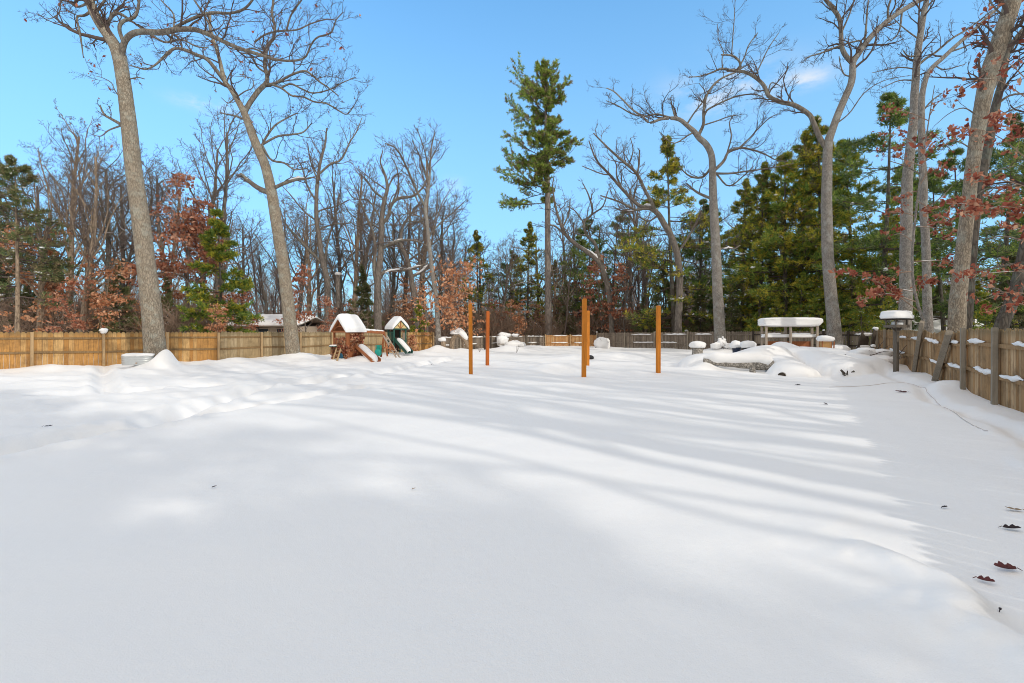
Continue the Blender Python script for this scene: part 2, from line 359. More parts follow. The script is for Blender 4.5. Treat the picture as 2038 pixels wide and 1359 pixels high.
SIDE = [(*SP(s, d), k, q) for s, d, k, q in [(-5, 14, 'pine', 1.1), (-2.2, 13, 'gold', 1.05), (-.2, 12, 'pine', 1.05), (1.1, 20.5, 'pine2', 1.22), (-3.5, 23, 'pine', 1.3), (-.8, 29, 'pine', 1.4), (3.6, 26, 'oak', 1.1),
   (6.5, 13, 'up2', 1.9), (7.6, 20, 'up', 1.8), (5.2, 17, 'fork', 1.5), (9.1, 12.5, 'up2', 1.65), (10.9, 21, 'up2', 1.6), (12.9, 9.5, 'up', 1.55), (14.6, 16, 'fork', 1.4), (16.5, 12, 'up', 1.3), (19, 18, 'fork2', 1.4), (23, 14, 'up2', 1.3), (27, 19, 'fork', 1.3)]]
# ================================================================== CAMERA, LIGHT, SKY
scn = bpy.context.scene
cam = bpy.data.objects.new('camera', bpy.data.cameras.new('camera')); C.objects.link(cam)
cam.location = (0, 0, CH); cam.rotation_euler = (R(90), 0, 0)
cam.data.sensor_width = 36; cam.data.lens = F / 2038 * 36; cam.data.shift_y = (HY - 679.5) / 2038; cam.data.clip_end = 4000; cam.data.clip_start = 0.05
scn.camera = cam
scn.view_settings.view_transform = 'Standard'; scn.view_settings.look = 'None'; scn.view_settings.exposure = EXPOSURE; scn.view_settings.gamma = 1
SUN_AZ, SUN_EL = R(133), R(29)                     # azimuth clockwise from +Y: behind the camera on the right
sd = np.array([math.sin(SUN_AZ) * math.cos(SUN_EL), math.cos(SUN_AZ) * math.cos(SUN_EL), math.sin(SUN_EL)])
sun = bpy.data.objects.new('sun', bpy.data.lights.new('sun', 'SUN')); C.objects.link(sun)
sun.data.energy = SUN_E; sun.data.angle = R(0.7); sun.data.color = (1.0, 0.93, 0.82)
sun.rotation_euler = Vector(sd).to_track_quat('Z', 'Y').to_euler(); sun.location = (30, -30, 40)
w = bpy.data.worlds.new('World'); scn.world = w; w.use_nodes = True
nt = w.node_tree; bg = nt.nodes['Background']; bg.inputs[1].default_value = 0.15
sky = nt.nodes.new('ShaderNodeTexSky'); sky.sky_type = 'NISHITA'; sky.sun_disc = False; sky.sun_elevation = SUN_EL; sky.sun_rotation = SUN_AZ; sky.air_density = 1.0; sky.dust_density = 0.4; sky.ozone_density = 1.5
tint = nt.nodes.new('ShaderNodeMix'); tint.data_type = 'RGBA'; tint.blend_type = 'MULTIPLY'; tint.inputs[0].default_value = 1
nt.links.new(sky.outputs[0], tint.inputs[6]); tint.inputs[7].default_value = SKY_TINT
tc = nt.nodes.new('ShaderNodeTexCoord'); sep = nt.nodes.new('ShaderNodeSeparateXYZ'); nt.links.new(tc.outputs['Generated'], sep.inputs[0])
def wm(op, a, b=0.0, cl=False):
    x = nt.nodes.new('ShaderNodeMath'); x.operation = op; x.use_clamp = cl
    for s, v in ((x.inputs[0], a), (x.inputs[1], b)):
        if isinstance(v, bpy.types.NodeSocket): nt.links.new(v, s)
        else: s.default_value = v
    return x.outputs[0]
def wnoise(sc, det, zsq):
    mp = nt.nodes.new('ShaderNodeMapping'); mp.inputs['Scale'].default_value = (1, 1, zsq); nt.links.new(tc.outputs['Generated'], mp.inputs[0])
    n = nt.nodes.new('ShaderNodeTexNoise'); n.inputs['Scale'].default_value = sc; n.inputs['Detail'].default_value = det; n.inputs['Roughness'].default_value = .6
    nt.links.new(mp.outputs[0], n.inputs['Vector']); return n.outputs[0]
def smooth(x, a, b):
    m = nt.nodes.new('ShaderNodeMapRange'); m.interpolation_type = 'SMOOTHSTEP'; nt.links.new(x, m.inputs[0]); m.inputs[1].default_value = a; m.inputs[2].default_value = b; return m.outputs[0]
# pale haze toward the horizon, an unseen bright cloud veil added overhead and behind for white fill light, a few wisps ahead
hz = wm('MULTIPLY', smooth(sep.outputs[2], 0.9, -0.05), HAZE_AMT)
hmix = nt.nodes.new('ShaderNodeMix'); hmix.data_type = 'RGBA'; nt.links.new(hz, hmix.inputs[0]); nt.links.new(tint.outputs[2], hmix.inputs[6]); hmix.inputs[7].default_value = HAZE_COL
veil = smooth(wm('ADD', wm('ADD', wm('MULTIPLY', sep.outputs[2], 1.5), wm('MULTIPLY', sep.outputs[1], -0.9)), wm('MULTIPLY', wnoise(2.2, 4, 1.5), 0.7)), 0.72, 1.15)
def wisp(px, py, sx, sz):
    d = norm(np.array([px - HX, F, HY - py]))
    dx = wm('SUBTRACT', sep.outputs[0], float(d[0])); dz = wm('SUBTRACT', sep.outputs[2], float(d[2]))
    r2 = wm('ADD', wm('POWER', wm('DIVIDE', dx, sx), 2.0), wm('POWER', wm('DIVIDE', dz, sz), 2.0))
    g = wm('POWER', 2.718, wm('MULTIPLY', r2, -1.0))
    return wm('MULTIPLY', wm('MULTIPLY', g, smooth(sep.outputs[1], 0, .2)), smooth(wnoise(14, 5, 2.2), 0.36, 0.66))
ws = wm('ADD', wm('ADD', wisp(1440, 180, .085, .032), wisp(1605, 158, .028, .012)), wm('ADD', wisp(405, 208, .03, .009), wm('MULTIPLY', wisp(905, 372, .02, .02), .35)))
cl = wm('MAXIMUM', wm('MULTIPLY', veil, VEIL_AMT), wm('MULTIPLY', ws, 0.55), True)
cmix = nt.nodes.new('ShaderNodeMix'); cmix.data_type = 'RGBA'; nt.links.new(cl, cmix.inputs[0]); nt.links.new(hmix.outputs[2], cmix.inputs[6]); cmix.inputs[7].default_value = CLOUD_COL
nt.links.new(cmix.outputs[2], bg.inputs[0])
scn.cycles.filter_width = 1.0; scn.cycles.max_bounces = 8; scn.cycles.diffuse_bounces = 4; scn.cycles.transparent_max_bounces = 6

# ================================================================== SNOW GROUND
def RF(Z):                                          # the line of the right-hand fence
    return 9.7 + 0.6 * (Z - 9.1)
def gpt(px, py):                                    # the point of the level ground seen there
    Z = F * CH / (py - HY); return np.array([PX(px, Z), Z])
def chain(pp): return np.array([gpt(*q) for q in pp])
TRAILS = [(chain([(-200, 925), (-60, 900), (60, 878), (160, 857), (240, 846), (300, 836), (350, 815), (420, 795), (470, 782), (520, 770), (620, 760), (680, 753)]), 0.50, 0.17),
          (chain([(680, 753), (760, 741), (820, 731), (860, 722), (900, 714)]), 0.5, 0.10),
          (chain([(300, 842), (400, 818), (560, 795), (660, 780), (715, 770)]), 0.28, 0.07),
          (chain([(206, 727), (205, 745), (212, 762), (215, 775)]), 0.35, 0.14),
          (chain([(225, 777), (350, 763), (480, 757), (640, 752)]), 0.35, 0.08)]
TRAILS.append((np.array([[RF(z) - 1.0 + .25 * math.sin(z), z] for z in np.arange(-4, 26, 1.5)]), 0.3, 0.06))
def dist_chain(x, y, c):
    d = np.full(x.shape, 1e9); s = np.zeros(x.shape); acc = 0.0
    for a, b in zip(c[:-1], c[1:]):
        ab = b - a; L = np.hypot(*ab)
        t = np.clip(((x - a[0]) * ab[0] + (y - a[1]) * ab[1]) / L ** 2, 0, 1)
        q = np.hypot(x - a[0] - t * ab[0], y - a[1] - t * ab[1])
        m = q < d; d = np.where(m, q, d); s = np.where(m, acc + t * L, s); acc += L
    return d, s
MOUNDS = [  # x, y, rx, ry, height
    (PX(329, 20.35), 20.35, .42, .42, .62), (PX(326, 20.5), 20.5, 1.1, .9, .34), (PX(1403, 19.75), 19.75, .55, .3, .26), (PX(255, 18.6), 18.6, 1.3, .9, .16), (PX(590, 27.2), 27.2, 1.4, .9, .3),
    (PX(1112, 18.6), 18.6, 1.0, .9, .27), (PX(1085, 19.4), 19.4, 2.0, 1.3, .12), (PX(1240, 26.5), 26.5, 2.0, 1.6, .36), (PX(1140, 27.5), 27.5, 1.5, 1.3, .2),
    (PX(1010, 38), 38, 1.6, 1.2, .4), (PX(1060, 42), 42, 2.5, 1.5, .25), (PX(900, 35), 35, 2.2, 1.5, .25), (PX(870, 35), 35, .8, .8, .3),
    (PX(1436, 33.5), 33.5, 1.3, 1.2, .35),
    (PX(1540, 23.2), 23.2, 2.9, 1.6, .66), (PX(1600, 24.8), 24.8, 2.2, 1.5, .42), (PX(1722, 18.6), 18.6, 1.0, .9, .42), (PX(1640, 21.5), 21.5, 1.4, 1.0, .2),
    (19.0, 27.0, 5.0, 5.0, .3), (PX(1735, 20.2), 20.2, 1.2, .8, .4),
    (PX(735, 25.2), 25.2, 1.0, .8, .22), (PX(700, 24.6), 24.6, 1.2, .6, .15), (PX(830, 30.5), 30.5, 1.4, .9, .22), (PX(660, 27.5), 27.5, 1.5, .8, .18),
    (PX(120, 20.3), 20.3, 2.0, .7, .18), (PX(450, 25.0), 25.0, 2.2, .9, .15), (PX(1900, 13.1), 13.1, .9, .6, .18), (PX(1815, 16.5), 16.5, 1.6, 1.0, .15)]
LIP = np.array([[2.35 + .12 * math.sin(5 * t) + t * .42 + .1 * math.sin(11 * t), 1.6 + 2.2 * t] for t in np.linspace(-1.2, 1.25, 22)])
RIDGES = [  # snow lying over the buried logs: from, to, half width, height at each end
    ((PX(1400, 21.0), 21.0), (PX(1545, 20.8), 20.8), .95, .52, .90), ((PX(1560, 22.3), 22.3), (PX(1684, 18.15), 18.15), .85, .92, .52), ((PX(1548, 20.8), 20.8), (PX(1578, 17.9), 17.9), .75, .74, .36), ((PX(1682, 18.3), 18.3), (PX(1735, 18.8), 18.8), .75, .30, .45), ((PX(1610, 23.6), 23.6), (PX(1725, 19.4), 19.4), 1.0, .62, .52)]
def H(x, y):
    x = np.asarray(x, float); y = np.asarray(y, float)
    r = np.hypot(x, y)
    z = 0.10 * fbm(x * .16, y * .16, 1, 2) + 0.035 * fbm(x * .55 + 3, y * .8, 4, 3)
    z = z * np.clip(r / 6, .35, 1)
    wind = np.clip((fbm(x * .35 - y * .2, y * .75 + x * .3, 9, 3)), -.6, .6)                # wind drifts on the far half of the yard
    z = z + 0.12 * wind * np.clip((y - 9) / 8, 0, 1)
    left = np.clip((-x - 3.0 - .15 * y) / 3, 0, 1) * np.clip((y - 7) / 3, 0, 1)
    z = z + left * (0.10 * fbm(x * 1.1, y * 1.4, 15, 4) - .05)
    rid = .42 - np.abs(vnoise(x * .55 + y * .35, y * 1.25 - x * .30, 91)) * 1.6 - .4 * np.abs(vnoise(x * 1.3 + y * .8, y * 2.6 - x * .6, 92))   # sharp-backed drifts on the left half
    z = z + .13 * np.clip(rid, -.3, .5) * np.clip((y - 10) / 4, 0, 1) * np.clip((-x - .10 * y) / 3, 0, 1) * np.clip((34 - y) / 6, 0, 1)
    for c, w_, d_ in TRAILS:
        d, s = dist_chain(x, y, c)
        wob = .25 * w_ * fbm(s * 1.7, d * 0 + 3.3, 21, 2)
        t = np.clip(1 - (d + wob) / w_, 0, 1); t = t * t * (3 - 2 * t)
        foot = np.where(d < w_ * 1.3, 0.5 + 0.9 * vnoise(s * 3.0, d * 3.2, 33) + .5 * vnoise(s * 7, d * 7, 35), 0)
        z = z - 1.8 * d_ * t * (0.9 + .6 * (foot - .5)) + 0.35 * d_ * np.exp(-((d - w_ * 1.25) / (w_ * .35)) ** 2) * (0.7 + 1.6 * fbm(s * 1.9, d * 2, 41, 3))
    k = 0
    for mx, my, rx, ry, h in MOUNDS:
        k += 1
        q = ((x - mx) / rx) ** 2 + ((y - my) / ry) ** 2
        z = z + h * np.exp(-q * 1.1) * (1 + .35 * fbm((x - mx) * 1.3 + k, (y - my) * 1.6, 50 + k, 2))
    top = np.zeros_like(z)
    for (ax, ay), (bx, by), hw, h0, h1 in RIDGES:
        L = math.hypot(bx - ax, by - ay); t = np.clip(((x - ax) * (bx - ax) + (y - ay) * (by - ay)) / L ** 2, 0, 1)
        q = np.hypot(x - ax - t * (bx - ax), y - ay - t * (by - ay)) / (hw * (1 + .16 * np.sin(t * 9 + ax)))
        top = np.maximum(top, (h0 + (h1 - h0) * t) * (1 + .12 * np.sin(t * 7 + ay)) * np.clip(1 - q ** 2.2, 0, 1) ** .6)
    z = np.where(top > 0, np.maximum(z, .4 * z + top), z)
    d, s = dist_chain(x, y, LIP)                    # wind-cut lip in the near right corner
    side = x - (2.35 + (y - 1.6) / 2.2 * .42 + .12 * np.sin(5 * (y - 1.6) / 2.2) + .1 * np.sin(11 * (y - 1.6) / 2.2))
    lipm = np.exp(-((y - 1.8) / 2.0) ** 4)
    side = side + .16 * fbm(x * 2.3, y * 2.7, 77, 3)
    st = np.clip(side / .4 + .3, 0, 1); st = st * st * (3 - 2 * st)
    z = z + lipm * (0.06 * (1 + 1.4 * fbm(x * 2.6, y * 2.6, 79, 3)) * np.exp(-(side / np.where(side < 0, .55, .2)) ** 2) - 0.07 * st * np.exp(-np.clip(side, 0, 9) * .4) + .03 * st * np.exp(-np.clip(side, 0, 9) * .9) * fbm(x * 4, y * 4, 80, 3))
    rip = np.clip((x - 0.62 * y - 1.6) / 1.5, 0, 1) * np.clip((RF(y) - .8 - x) / 1, 0, 1) * np.clip((20 - y) / 5, 0, 1) * np.clip((y - 1) / 2, 0, 1)
    z = z + rip * 0.018 * np.sin((y * 1.0 + x * .55 + .5 * fbm(x * .5, y * .5, 61, 2)) * 21) * np.clip(.5 + 1.2 * fbm(x * .9, y * .9, 66, 2), 0, 1)
    out = np.clip((r - 48) / 60, 0, 1)
    z = z + out * (.6 * fbm(x * .02, y * .02, 70, 2))
    return z
def gz(x, y): return float(H(np.array([x]), np.array([y]))[0])

ang = np.concatenate([np.arange(-62, 62, 0.21), np.arange(62, 298, 4.0)]) * math.pi / 180
rad = [0.3]
while rad[-1] < 60: rad.append(rad[-1] * 1.0125)
while rad[-1] < 1600: rad.append(rad[-1] * 1.12)
rad = np.array(rad); A_, R_ = np.meshgrid(ang, rad)
gx, gy = R_ * np.sin(A_), R_ * np.cos(A_)
gzv = H(gx, gy)
g = Geo(); na, nr = len(ang), len(rad)
i = np.arange(nr - 1)[:, None] * na; j = np.arange(na)[None, :]; j2 = (j + 1) % na
g.add(np.stack([gx, gy, gzv], -1), np.stack([i + j, i + na + j, i + na + j2, i + j2], -1).reshape(-1, 4))
cen = g.n; g.add([[0, 0, float(gzv[0].mean())]], np.zeros((0, 3), int)) if False else None
g.v.append(np.array([[0, 0, float(gzv[0].mean())]])); g.n += 1
jj = np.arange(na); g.f.append((np.stack([np.full(na, cen), jj, (jj + 1) % na], -1), 0, True))
k = NT('snow_ground'); v = k.coords()
h = k.math('ADD', k.math('MULTIPLY', k.noise(v, 2.2, 4), 0.9), k.math('ADD', k.math('MULTIPLY', k.noise(v, 14, 5), 0.28), k.math('MULTIPLY', k.noise(v, 110, 3), 0.2)))
k.bump(h, 0.42, 0.03)
k.fin(k.mix(k.noise(v, .8, 4), (0.855, 0.855, 0.855), (0.875, 0.87, 0.86)), 0.6, 0.25)
tag(g.build('snow_ground', k.m), kind='structure')
# ================================================================== TREE ENGINE
def grow(S, D, L, R0, K, wob, up, rng, rend=0.35):
    B = len(S); L = np.broadcast_to(L, (B,)); R0 = np.broadcast_to(R0, (B,))
    p = np.array(S, float); d = norm(np.array(D, float)); out = [p]
    for _ in range(K - 1):
        d = norm(d + wob * rng.normal(size=(B, 3)) + np.array([0, 0, up])); p = p + d * (L / (K - 1))[:, None]; out.append(p)
    return np.stack(out, 1), R0[:, None] * (1 - (1 - rend) * np.linspace(0, 1, K))[None]
def kids(pts, rad, n, t0, t1, a0, a1, lf, rf, rng, zb=0.15, rmin=0.006, flat=0.0):
    B, K, _ = pts.shape
    t = (np.arange(n)[None] + rng.uniform(0, 1, (B, n))) / n * (t1 - t0) + t0
    bi = np.repeat(np.arange(B), n); t = t.ravel()
    x = np.clip(t * (K - 1), 0, K - 1.001); i = x.astype(int); fr = (x - i)[:, None]
    S = pts[bi, i] * (1 - fr) + pts[bi, i + 1] * fr; T = norm(pts[bi, i + 1] - pts[bi, i]); r = rad[bi, i]
    rv = rng.normal(size=T.shape); rv[:, 2] *= (1 - flat)
    pr = norm(rv - (rv * T).sum(-1, keepdims=True) * T); a = rng.uniform(a0, a1, len(T))[:, None]
    D = norm(T * np.cos(a) + pr * np.sin(a) + np.array([0, 0, zb]))
    seg = np.linalg.norm(np.diff(pts, axis=1), axis=-1).sum(1)[bi]
    L = lf * seg * (1 - 0.55 * t) * rng.uniform(0.55, 1.3, len(t))
    return S, D, L, np.maximum(r * rf, rmin)
def smooth_path(p, n):
    p = np.array(p, float); m = len(p)
    if m < 3:
        t = np.linspace(0, 1, n)[:, None]; return p[0] * (1 - t) + p[-1] * t
    q = np.vstack([2 * p[0] - p[1], p, 2 * p[-1] - p[-2]])
    s = np.linspace(0, m - 1 - 1e-6, n); i = s.astype(int); t = (s - i)[:, None]
    a, b, c, d = q[i], q[i + 1], q[i + 2], q[i + 3]
    return 0.5 * (2 * b + (c - a) * t + (2 * a - 5 * b + 4 * c - d) * t ** 2 + (3 * b - a - 3 * c + d) * t ** 3)
def twigs(tw, pts, rad, rng, lv, rmin=0.007, zb=0.15, wob=0.24, t0=0.2):
    """three further orders of branching on the given limbs; returns the tip points"""
    n1, n2, n3, l1 = lv
    S, D, L, r = kids(pts, rad, n1, t0, 1.0, 0.5, 1.15, l1, 0.42, rng, zb, rmin * 1.6)
    p1, r1 = grow(S, D, L, r, 8, wob * .95, 0.05, rng); tw.tubes(p1, r1, 4)
    if not n2: return p1
    S, D, L, r = kids(p1, r1, n2, 0.2, 1.0, 0.45, 1.1, 0.55, 0.55, rng, zb, rmin * 1.2)
    p2, r2 = grow(S, D, L, r, 5, wob, 0.05, rng); tw.tubes(p2, r2, 3)
    if not n3: return p2
    S, D, L, r = kids(p2, r2, n3, 0.25, 1.0, 0.4, 1.0, 0.55, 0.7, rng, zb, rmin)
    p3, r3 = grow(S, D, L, r, 4, wob * .8, 0.03, rng); tw.tubes(p3, r3, 3)
    return p3
def hero(name, label, base_px, Z, trunk, limbs, mats, seed, sub=(1.5, 5, 4), depth=0.35, cat='tree', rmin=0.008, l1=None, leafmat=None, leafn=0, leafsize=.13, snow=()):
    """a tree traced limb by limb: every path is (column, row, width) at the tree's own distance, with limbs leaving that plane"""
    rng = np.random.default_rng(seed)
    base = P(base_px[0], base_px[1], Z); root = thing(name, label, cat, base)
    tk, tw = Geo(), Geo(); allp = []
    made = []
    def path(seq, dep, sides, n):
        y0, off = 0.0, None; a0 = P(seq[0][0], seq[0][1], Z) - base
        if made:                                     # spring from the nearest limb already there
            q = np.concatenate(made); k = np.argmin(np.hypot(q[:, 0] - a0[0], q[:, 2] - a0[2])); y0 = q[k, 1]
        s = np.linspace(0, 1, len(seq)); dy = y0 + dep * s + 0.10 * abs(dep) * (np.sin(s * 7 + dep) - math.sin(dep)) * s
        pp = np.array([P(a, b, Z + e) for (a, b, c), e in zip(seq, dy)]) - base
        if made and np.linalg.norm(q[k] - pp[0]) < .8: pp = pp + (q[k] - pp[0]) * np.clip(1 - 2.5 * s, 0, 1)[:, None]
        w_ = np.array([c for a, b, c in seq]) / F * Z / 2
        P3 = smooth_path(pp, n); r = np.interp(np.linspace(0, 1, n), s, w_)
        made.append(smooth_path(pp, n * 4)); tk.tubes(P3, r, sides, 0 if sides > 9 else 1); return P3, r
    L0 = np.array([P(a, b, Z) for a, b, c in trunk]); nT = max(14, len(trunk) * 4)
    tp, tr = path(trunk, 0, 14, nT)
    for seq in limbs:
        ln = sum(math.hypot(b[0] - a[0], b[1] - a[1]) for a, b in zip(seq[:-1], seq[1:])) / F * Z
        P3, r = path(seq, depth * ln * rng.uniform(-1, 1), 7 if seq[0][2] > 6 else 5, max(8, len(seq) * 3))
        if len(seq) > 2 and ln > 1.2: allp.append((P3, r, ln))
    tips = []
    top = tp[int(nT * .55):], tr[int(nT * .55):]
    allp.append((top[0], top[1], np.linalg.norm(np.diff(top[0], axis=0), axis=1).sum() * .8))
    for P3, r, ln in allp:
        n1 = max(3, int(ln * sub[0] * 1.25))
        tips.append(twigs(tw, P3[None], r[None], rng, (n1, sub[1], sub[2], min(.7, 1.9 * (l1 or 1.5) / ln)), rmin).reshape(-1, 3))
    o = tk.build('trunk', [M[mats[0]], M['limb']], root); c = tw.build('crown', M[mats[1]], root)
    if leafmat:
        t = np.concatenate(tips); t = t[rng.integers(0, len(t), leafn)]
        lg = Geo(); lg.leaves(t + .05 * rng.normal(size=t.shape), leafsize, rng); lg.build('leaves', M[leafmat], root)
    if snow:
        sg = Geo()
        for a, b, wpx in snow:
            pa, pb = P(a[0], a[1], Z) - base, P(b[0], b[1], Z) - base; t = np.linspace(0, 1, 7)[:, None]; pp = pa * (1 - t) + pb * t + .03 * rng.normal(size=(7, 3))
            r = wpx / F * Z / 2; rr = r * np.array([.25, .8, 1.05, .9, 1.1, .8, .2]) * rng.uniform(.8, 1.2, 7); pp[:, 2] += rr * .6
            sg.tubes(pp, rr, 7)
        sg.build('snow', M['snow'], root)
    return root

def bare_proto(name, h, seed, style='oak', mats=('snowbark', 'twigs'), label='', cat='tree', leaf=None, leafn=0, leafsize=.14, lowleaf=False, thick=1.0, dens=(9, 7, 5)):
    rng = np.random.default_rng(seed)
    root = thing(name, label, cat); tk, tw = Geo(), Geo()
    r0 = 0.0145 * h * thick
    if style == 'oak': t, nl, a, lf, wob, th = .36, 11, (.5, 1.05), .5, .16, .74
    elif style == 'upright': t, nl, a, lf, wob, th = .28, 15, (.35, .75), .38, .09, .93
    elif style == 'fork': t, nl, a, lf, wob, th = .3, 9, (.3, .8), .62, .13, .62
    else: t, nl, a, lf, wob, th = .12, 12, (.5, 1.1), .5, .14, .9          # sapling
    p, r = grow([[0, 0, -.3]], [[rng.normal() * .07, rng.normal() * .07, 1]], h * th, r0, 16, .035 if style != 'fork' else .06, .05, rng, .28)
    r = r * (1 + .5 * np.exp(-np.arange(16) * 1.1))[None]
    tk.tubes(p, r, 9)
    S, D, L, rr = kids(p, r, nl, t, 1.0, a[0], a[1], lf * 1.25, .52, rng, .25, .02)
    p1, r1 = grow(S, D, L, rr, 11, wob * 1.35, .05, rng, .25); tk.tubes(p1, r1, 6)
    p2 = twigs(tw, p1, r1, rng, (dens[0], dens[1], dens[2], .48), .008 if h > 8 else .005, .12, .26, .15)
    tk.build('trunk', M[mats[0]], root); tw.build('crown', M[mats[1]], root)
    if leaf:
        q = p2.reshape(-1, 3); 
        if lowleaf: q = q[q[:, 2] < h * lowleaf]
        ncl = max(1, leafn // 9)                                           # leaves hang on in clusters
        cl_ = q[rng.integers(0, len(q), ncl)]
        q = np.repeat(cl_, 9, 0) + rng.normal(size=(ncl * 9, 3)) * np.array([.3, .3, .10]) * (h / 9 if h < 9 else 1)
        lg = Geo(); lg.leaves(q, leafsize, rng, droop=.5); lg.build('leaves', M[leaf], root)
    return root

def pine_crown(tw, fo, S, D, L, R0, rng, nb=13, tuft=(.26, .055, 12), droop=-.015, upend=.03, mats=(0,), per=3):
    p1, r1 = grow(S, D, L, R0, 8, .07, droop, rng, .3); 
    p1[:, :, 2] += (upend * (np.linspace(0, 1, 8) ** 2)[None] * L[:, None] * 4)
    tw.tubes(p1, r1, 4)
    S2, D2, L2, r2 = kids(p1, r1, nb, .22, 1.0, .5, 1.0, .42, .5, rng, .08, .006, flat=.85)
    p2, r2 = grow(S2, D2, L2, r2, 5, .1, .04, rng, .4); tw.tubes(p2, r2, 3)
    c, ax = [], []
    for t in np.linspace(.35, 1.0, per):
        x = min(t * 4, 3.999); i = int(x); fr = x - i
        c.append(p2[:, i] * (1 - fr) + p2[:, i + 1] * fr); ax.append(norm(p2[:, i + 1] - p2[:, i]))
    c = np.concatenate(c); ax = np.concatenate(ax) + np.array([0, 0, .35])
    fo.needles(c, norm(ax), tuft[0], tuft[1], tuft[2], rng, mats, .62)
    return p2
def pine_proto(name, h, seed, label, foliage=('pine',), crown0=.15, wmax=.17, shape=.7, nwh=22, per=4, tuft=(.34, .06, 11), bark='darkbark', gaps=.15, droop=-.02, snown=60, cat='tree', nb=12):
    rng = np.random.default_rng(seed); root = thing(name, label, cat); tk, tw, fo = Geo(), Geo(), Geo()
    p, r = grow([[0, 0, -.3]], [[0, 0, 1]], h + .2, .013 * h, 14, .012, .05, rng, .12); tk.tubes(p, r, 8)
    z = np.repeat(np.linspace(crown0, .985, nwh) ** .95, per); z = np.clip(z + rng.normal(size=len(z)) * .012, crown0 * .8, .99)
    u = np.clip((z - crown0) / (1 - crown0), 0, 1)
    prof = np.where(u < .25, .65 + 1.4 * u, 1.0 - (u - .25) / .75 * shape) * (1 - u ** 6)
    L = wmax * h * np.clip(prof, .08, 2) * rng.uniform(.6, 1.15, len(z))
    keep = rng.uniform(size=len(z)) > gaps; z, L, u = z[keep], L[keep], u[keep]
    x = np.clip(z * 13, 0, 12.99); i = x.astype(int); S = p[0][i] + (p[0][i + 1] - p[0][i]) * (x - i)[:, None]
    az = rng.uniform(0, 2 * math.pi, len(z)); el = -.10 + .85 * u ** 2.5 + rng.normal(size=len(z)) * .07
    D = np.stack([np.cos(az) * np.cos(el), np.sin(az) * np.cos(el), np.sin(el)], -1)
    p2 = pine_crown(tw, fo, S, D, L, np.maximum(.0035 * h * (1 - u) + .008, .008), rng, nb, tuft, droop, .03, tuple(range(len(foliage))))
    nd = int(10 * crown0 / .15) if crown0 > .1 else 4                                # dead stubs under the crown
    zz = rng.uniform(.02, max(crown0, .05), nd); az = rng.uniform(0, 6.28, nd)
    q, rr = grow(np.stack([0 * zz, 0 * zz, zz * h], -1), np.stack([np.cos(az), np.sin(az), -.1 + 0 * az], -1), rng.uniform(.5, 2.2, nd), .018, 5, .1, -.02, rng); tw.tubes(q, rr, 3)
    tk.build('trunk', M[bark], root); tw.build('branches', M['twig'], root)
    c = fo.build('crown', [M[f] for f in foliage], root)
    if snown:
        sg = Geo(); q = p2[rng.integers(0, len(p2), snown), 3]
        for a in q: sg.ell(a + np.array([0, 0, .05]), (rng.uniform(.07, .24), rng.uniform(.05, .16), rng.uniform(.04, .09)), 2, 4, 7, rng.uniform(0, 3), .6, int(a[0] * 10) % 50)
        sg.build('snow', M['snow'], c)
    return root
# ================================================================== THE TRACED TREES
hero('oak_tree', 'big leaning oak with thick tan trunk, snow heaped at its foot, beside the metal tub', (310, 728), 21.0,
  [(313, 742, 44), (309, 700, 38), (304, 640, 35), (300, 600, 34), (290, 520, 32), (282, 450, 31), (272, 380, 29), (264, 320, 28), (258, 260, 27), (251, 200, 25), (244, 150, 24), (236, 108, 24), (222, 80, 20), (200, 48, 18), (185, 20, 17), (172, -20, 15), (160, -75, 12), (150, -140, 8)],
  [[(240, 120, 14), (248, 85, 11), (262, 68, 11), (285, 62, 11), (320, 64, 11), (355, 58, 10), (391, 59, 9), (427, 74, 8), (471, 94, 7), (518, 109, 6), (540, 116, 5), (575, 121, 4), (606, 115, 3.5), (618, 91, 3), (632, 74, 3), (659, 65, 2.5), (668, 41, 2), (683, 24, 1.5)],
   [(248, 88, 7), (238, 58, 7), (245, 42, 7), (268, 33, 6), (276, 8, 5), (280, -30, 3)], [(212, 60, 7), (225, 27, 6), (240, 28, 6), (262, 42, 4), (300, 70, 2.5)],
   [(362, 58, 5), (391, 38, 6), (421, 25, 6), (456, 26, 5), (483, 19, 4.5), (500, 3, 4), (520, -30, 3)], [(183, 20, 6), (168, 31, 5), (153, 34, 4), (158, 60, 4), (162, 85, 3), (166, 115, 1.5)],
   [(175, 5, 5), (155, 14, 4), (140, 5, 3), (125, -15, 2)], [(150, 10, 3), (122, -2, 2.5), (118, 25, 2), (95, 38, 1.5), (72, 26, 1)], [(240, 258, 8), (228, 242, 6), (208, 228, 4), (199, 210, 3)], [(240, 260, 4), (216, 261, 3), (200, 271, 2), (180, 266, 1.2)],
   [(238, 212, 3), (224, 182, 2), (222, 165, 2), (205, 155, 1.4), (190, 151, 1)], [(260, 157, 3), (272, 154, 2.2), (288, 157, 1.6)],
   [(300, 64, 5), (330, 82, 4), (360, 78, 3.4), (390, 92, 3), (415, 95, 2)], [(330, 64, 4), (345, 30, 3.4), (325, 5, 2.6), (300, -20, 1.6)], [(190, 28, 6), (215, -10, 4), (240, -60, 3)], [(172, -20, 6), (140, -60, 4), (110, -90, 2)], [(160, -70, 5), (200, -120, 3), (230, -150, 2)]],
  ('oak', 'twig'), 11, sub=(1.6, 7, 5), rmin=.006, l1=1.25, leafmat='red', leafn=150, leafsize=.09)
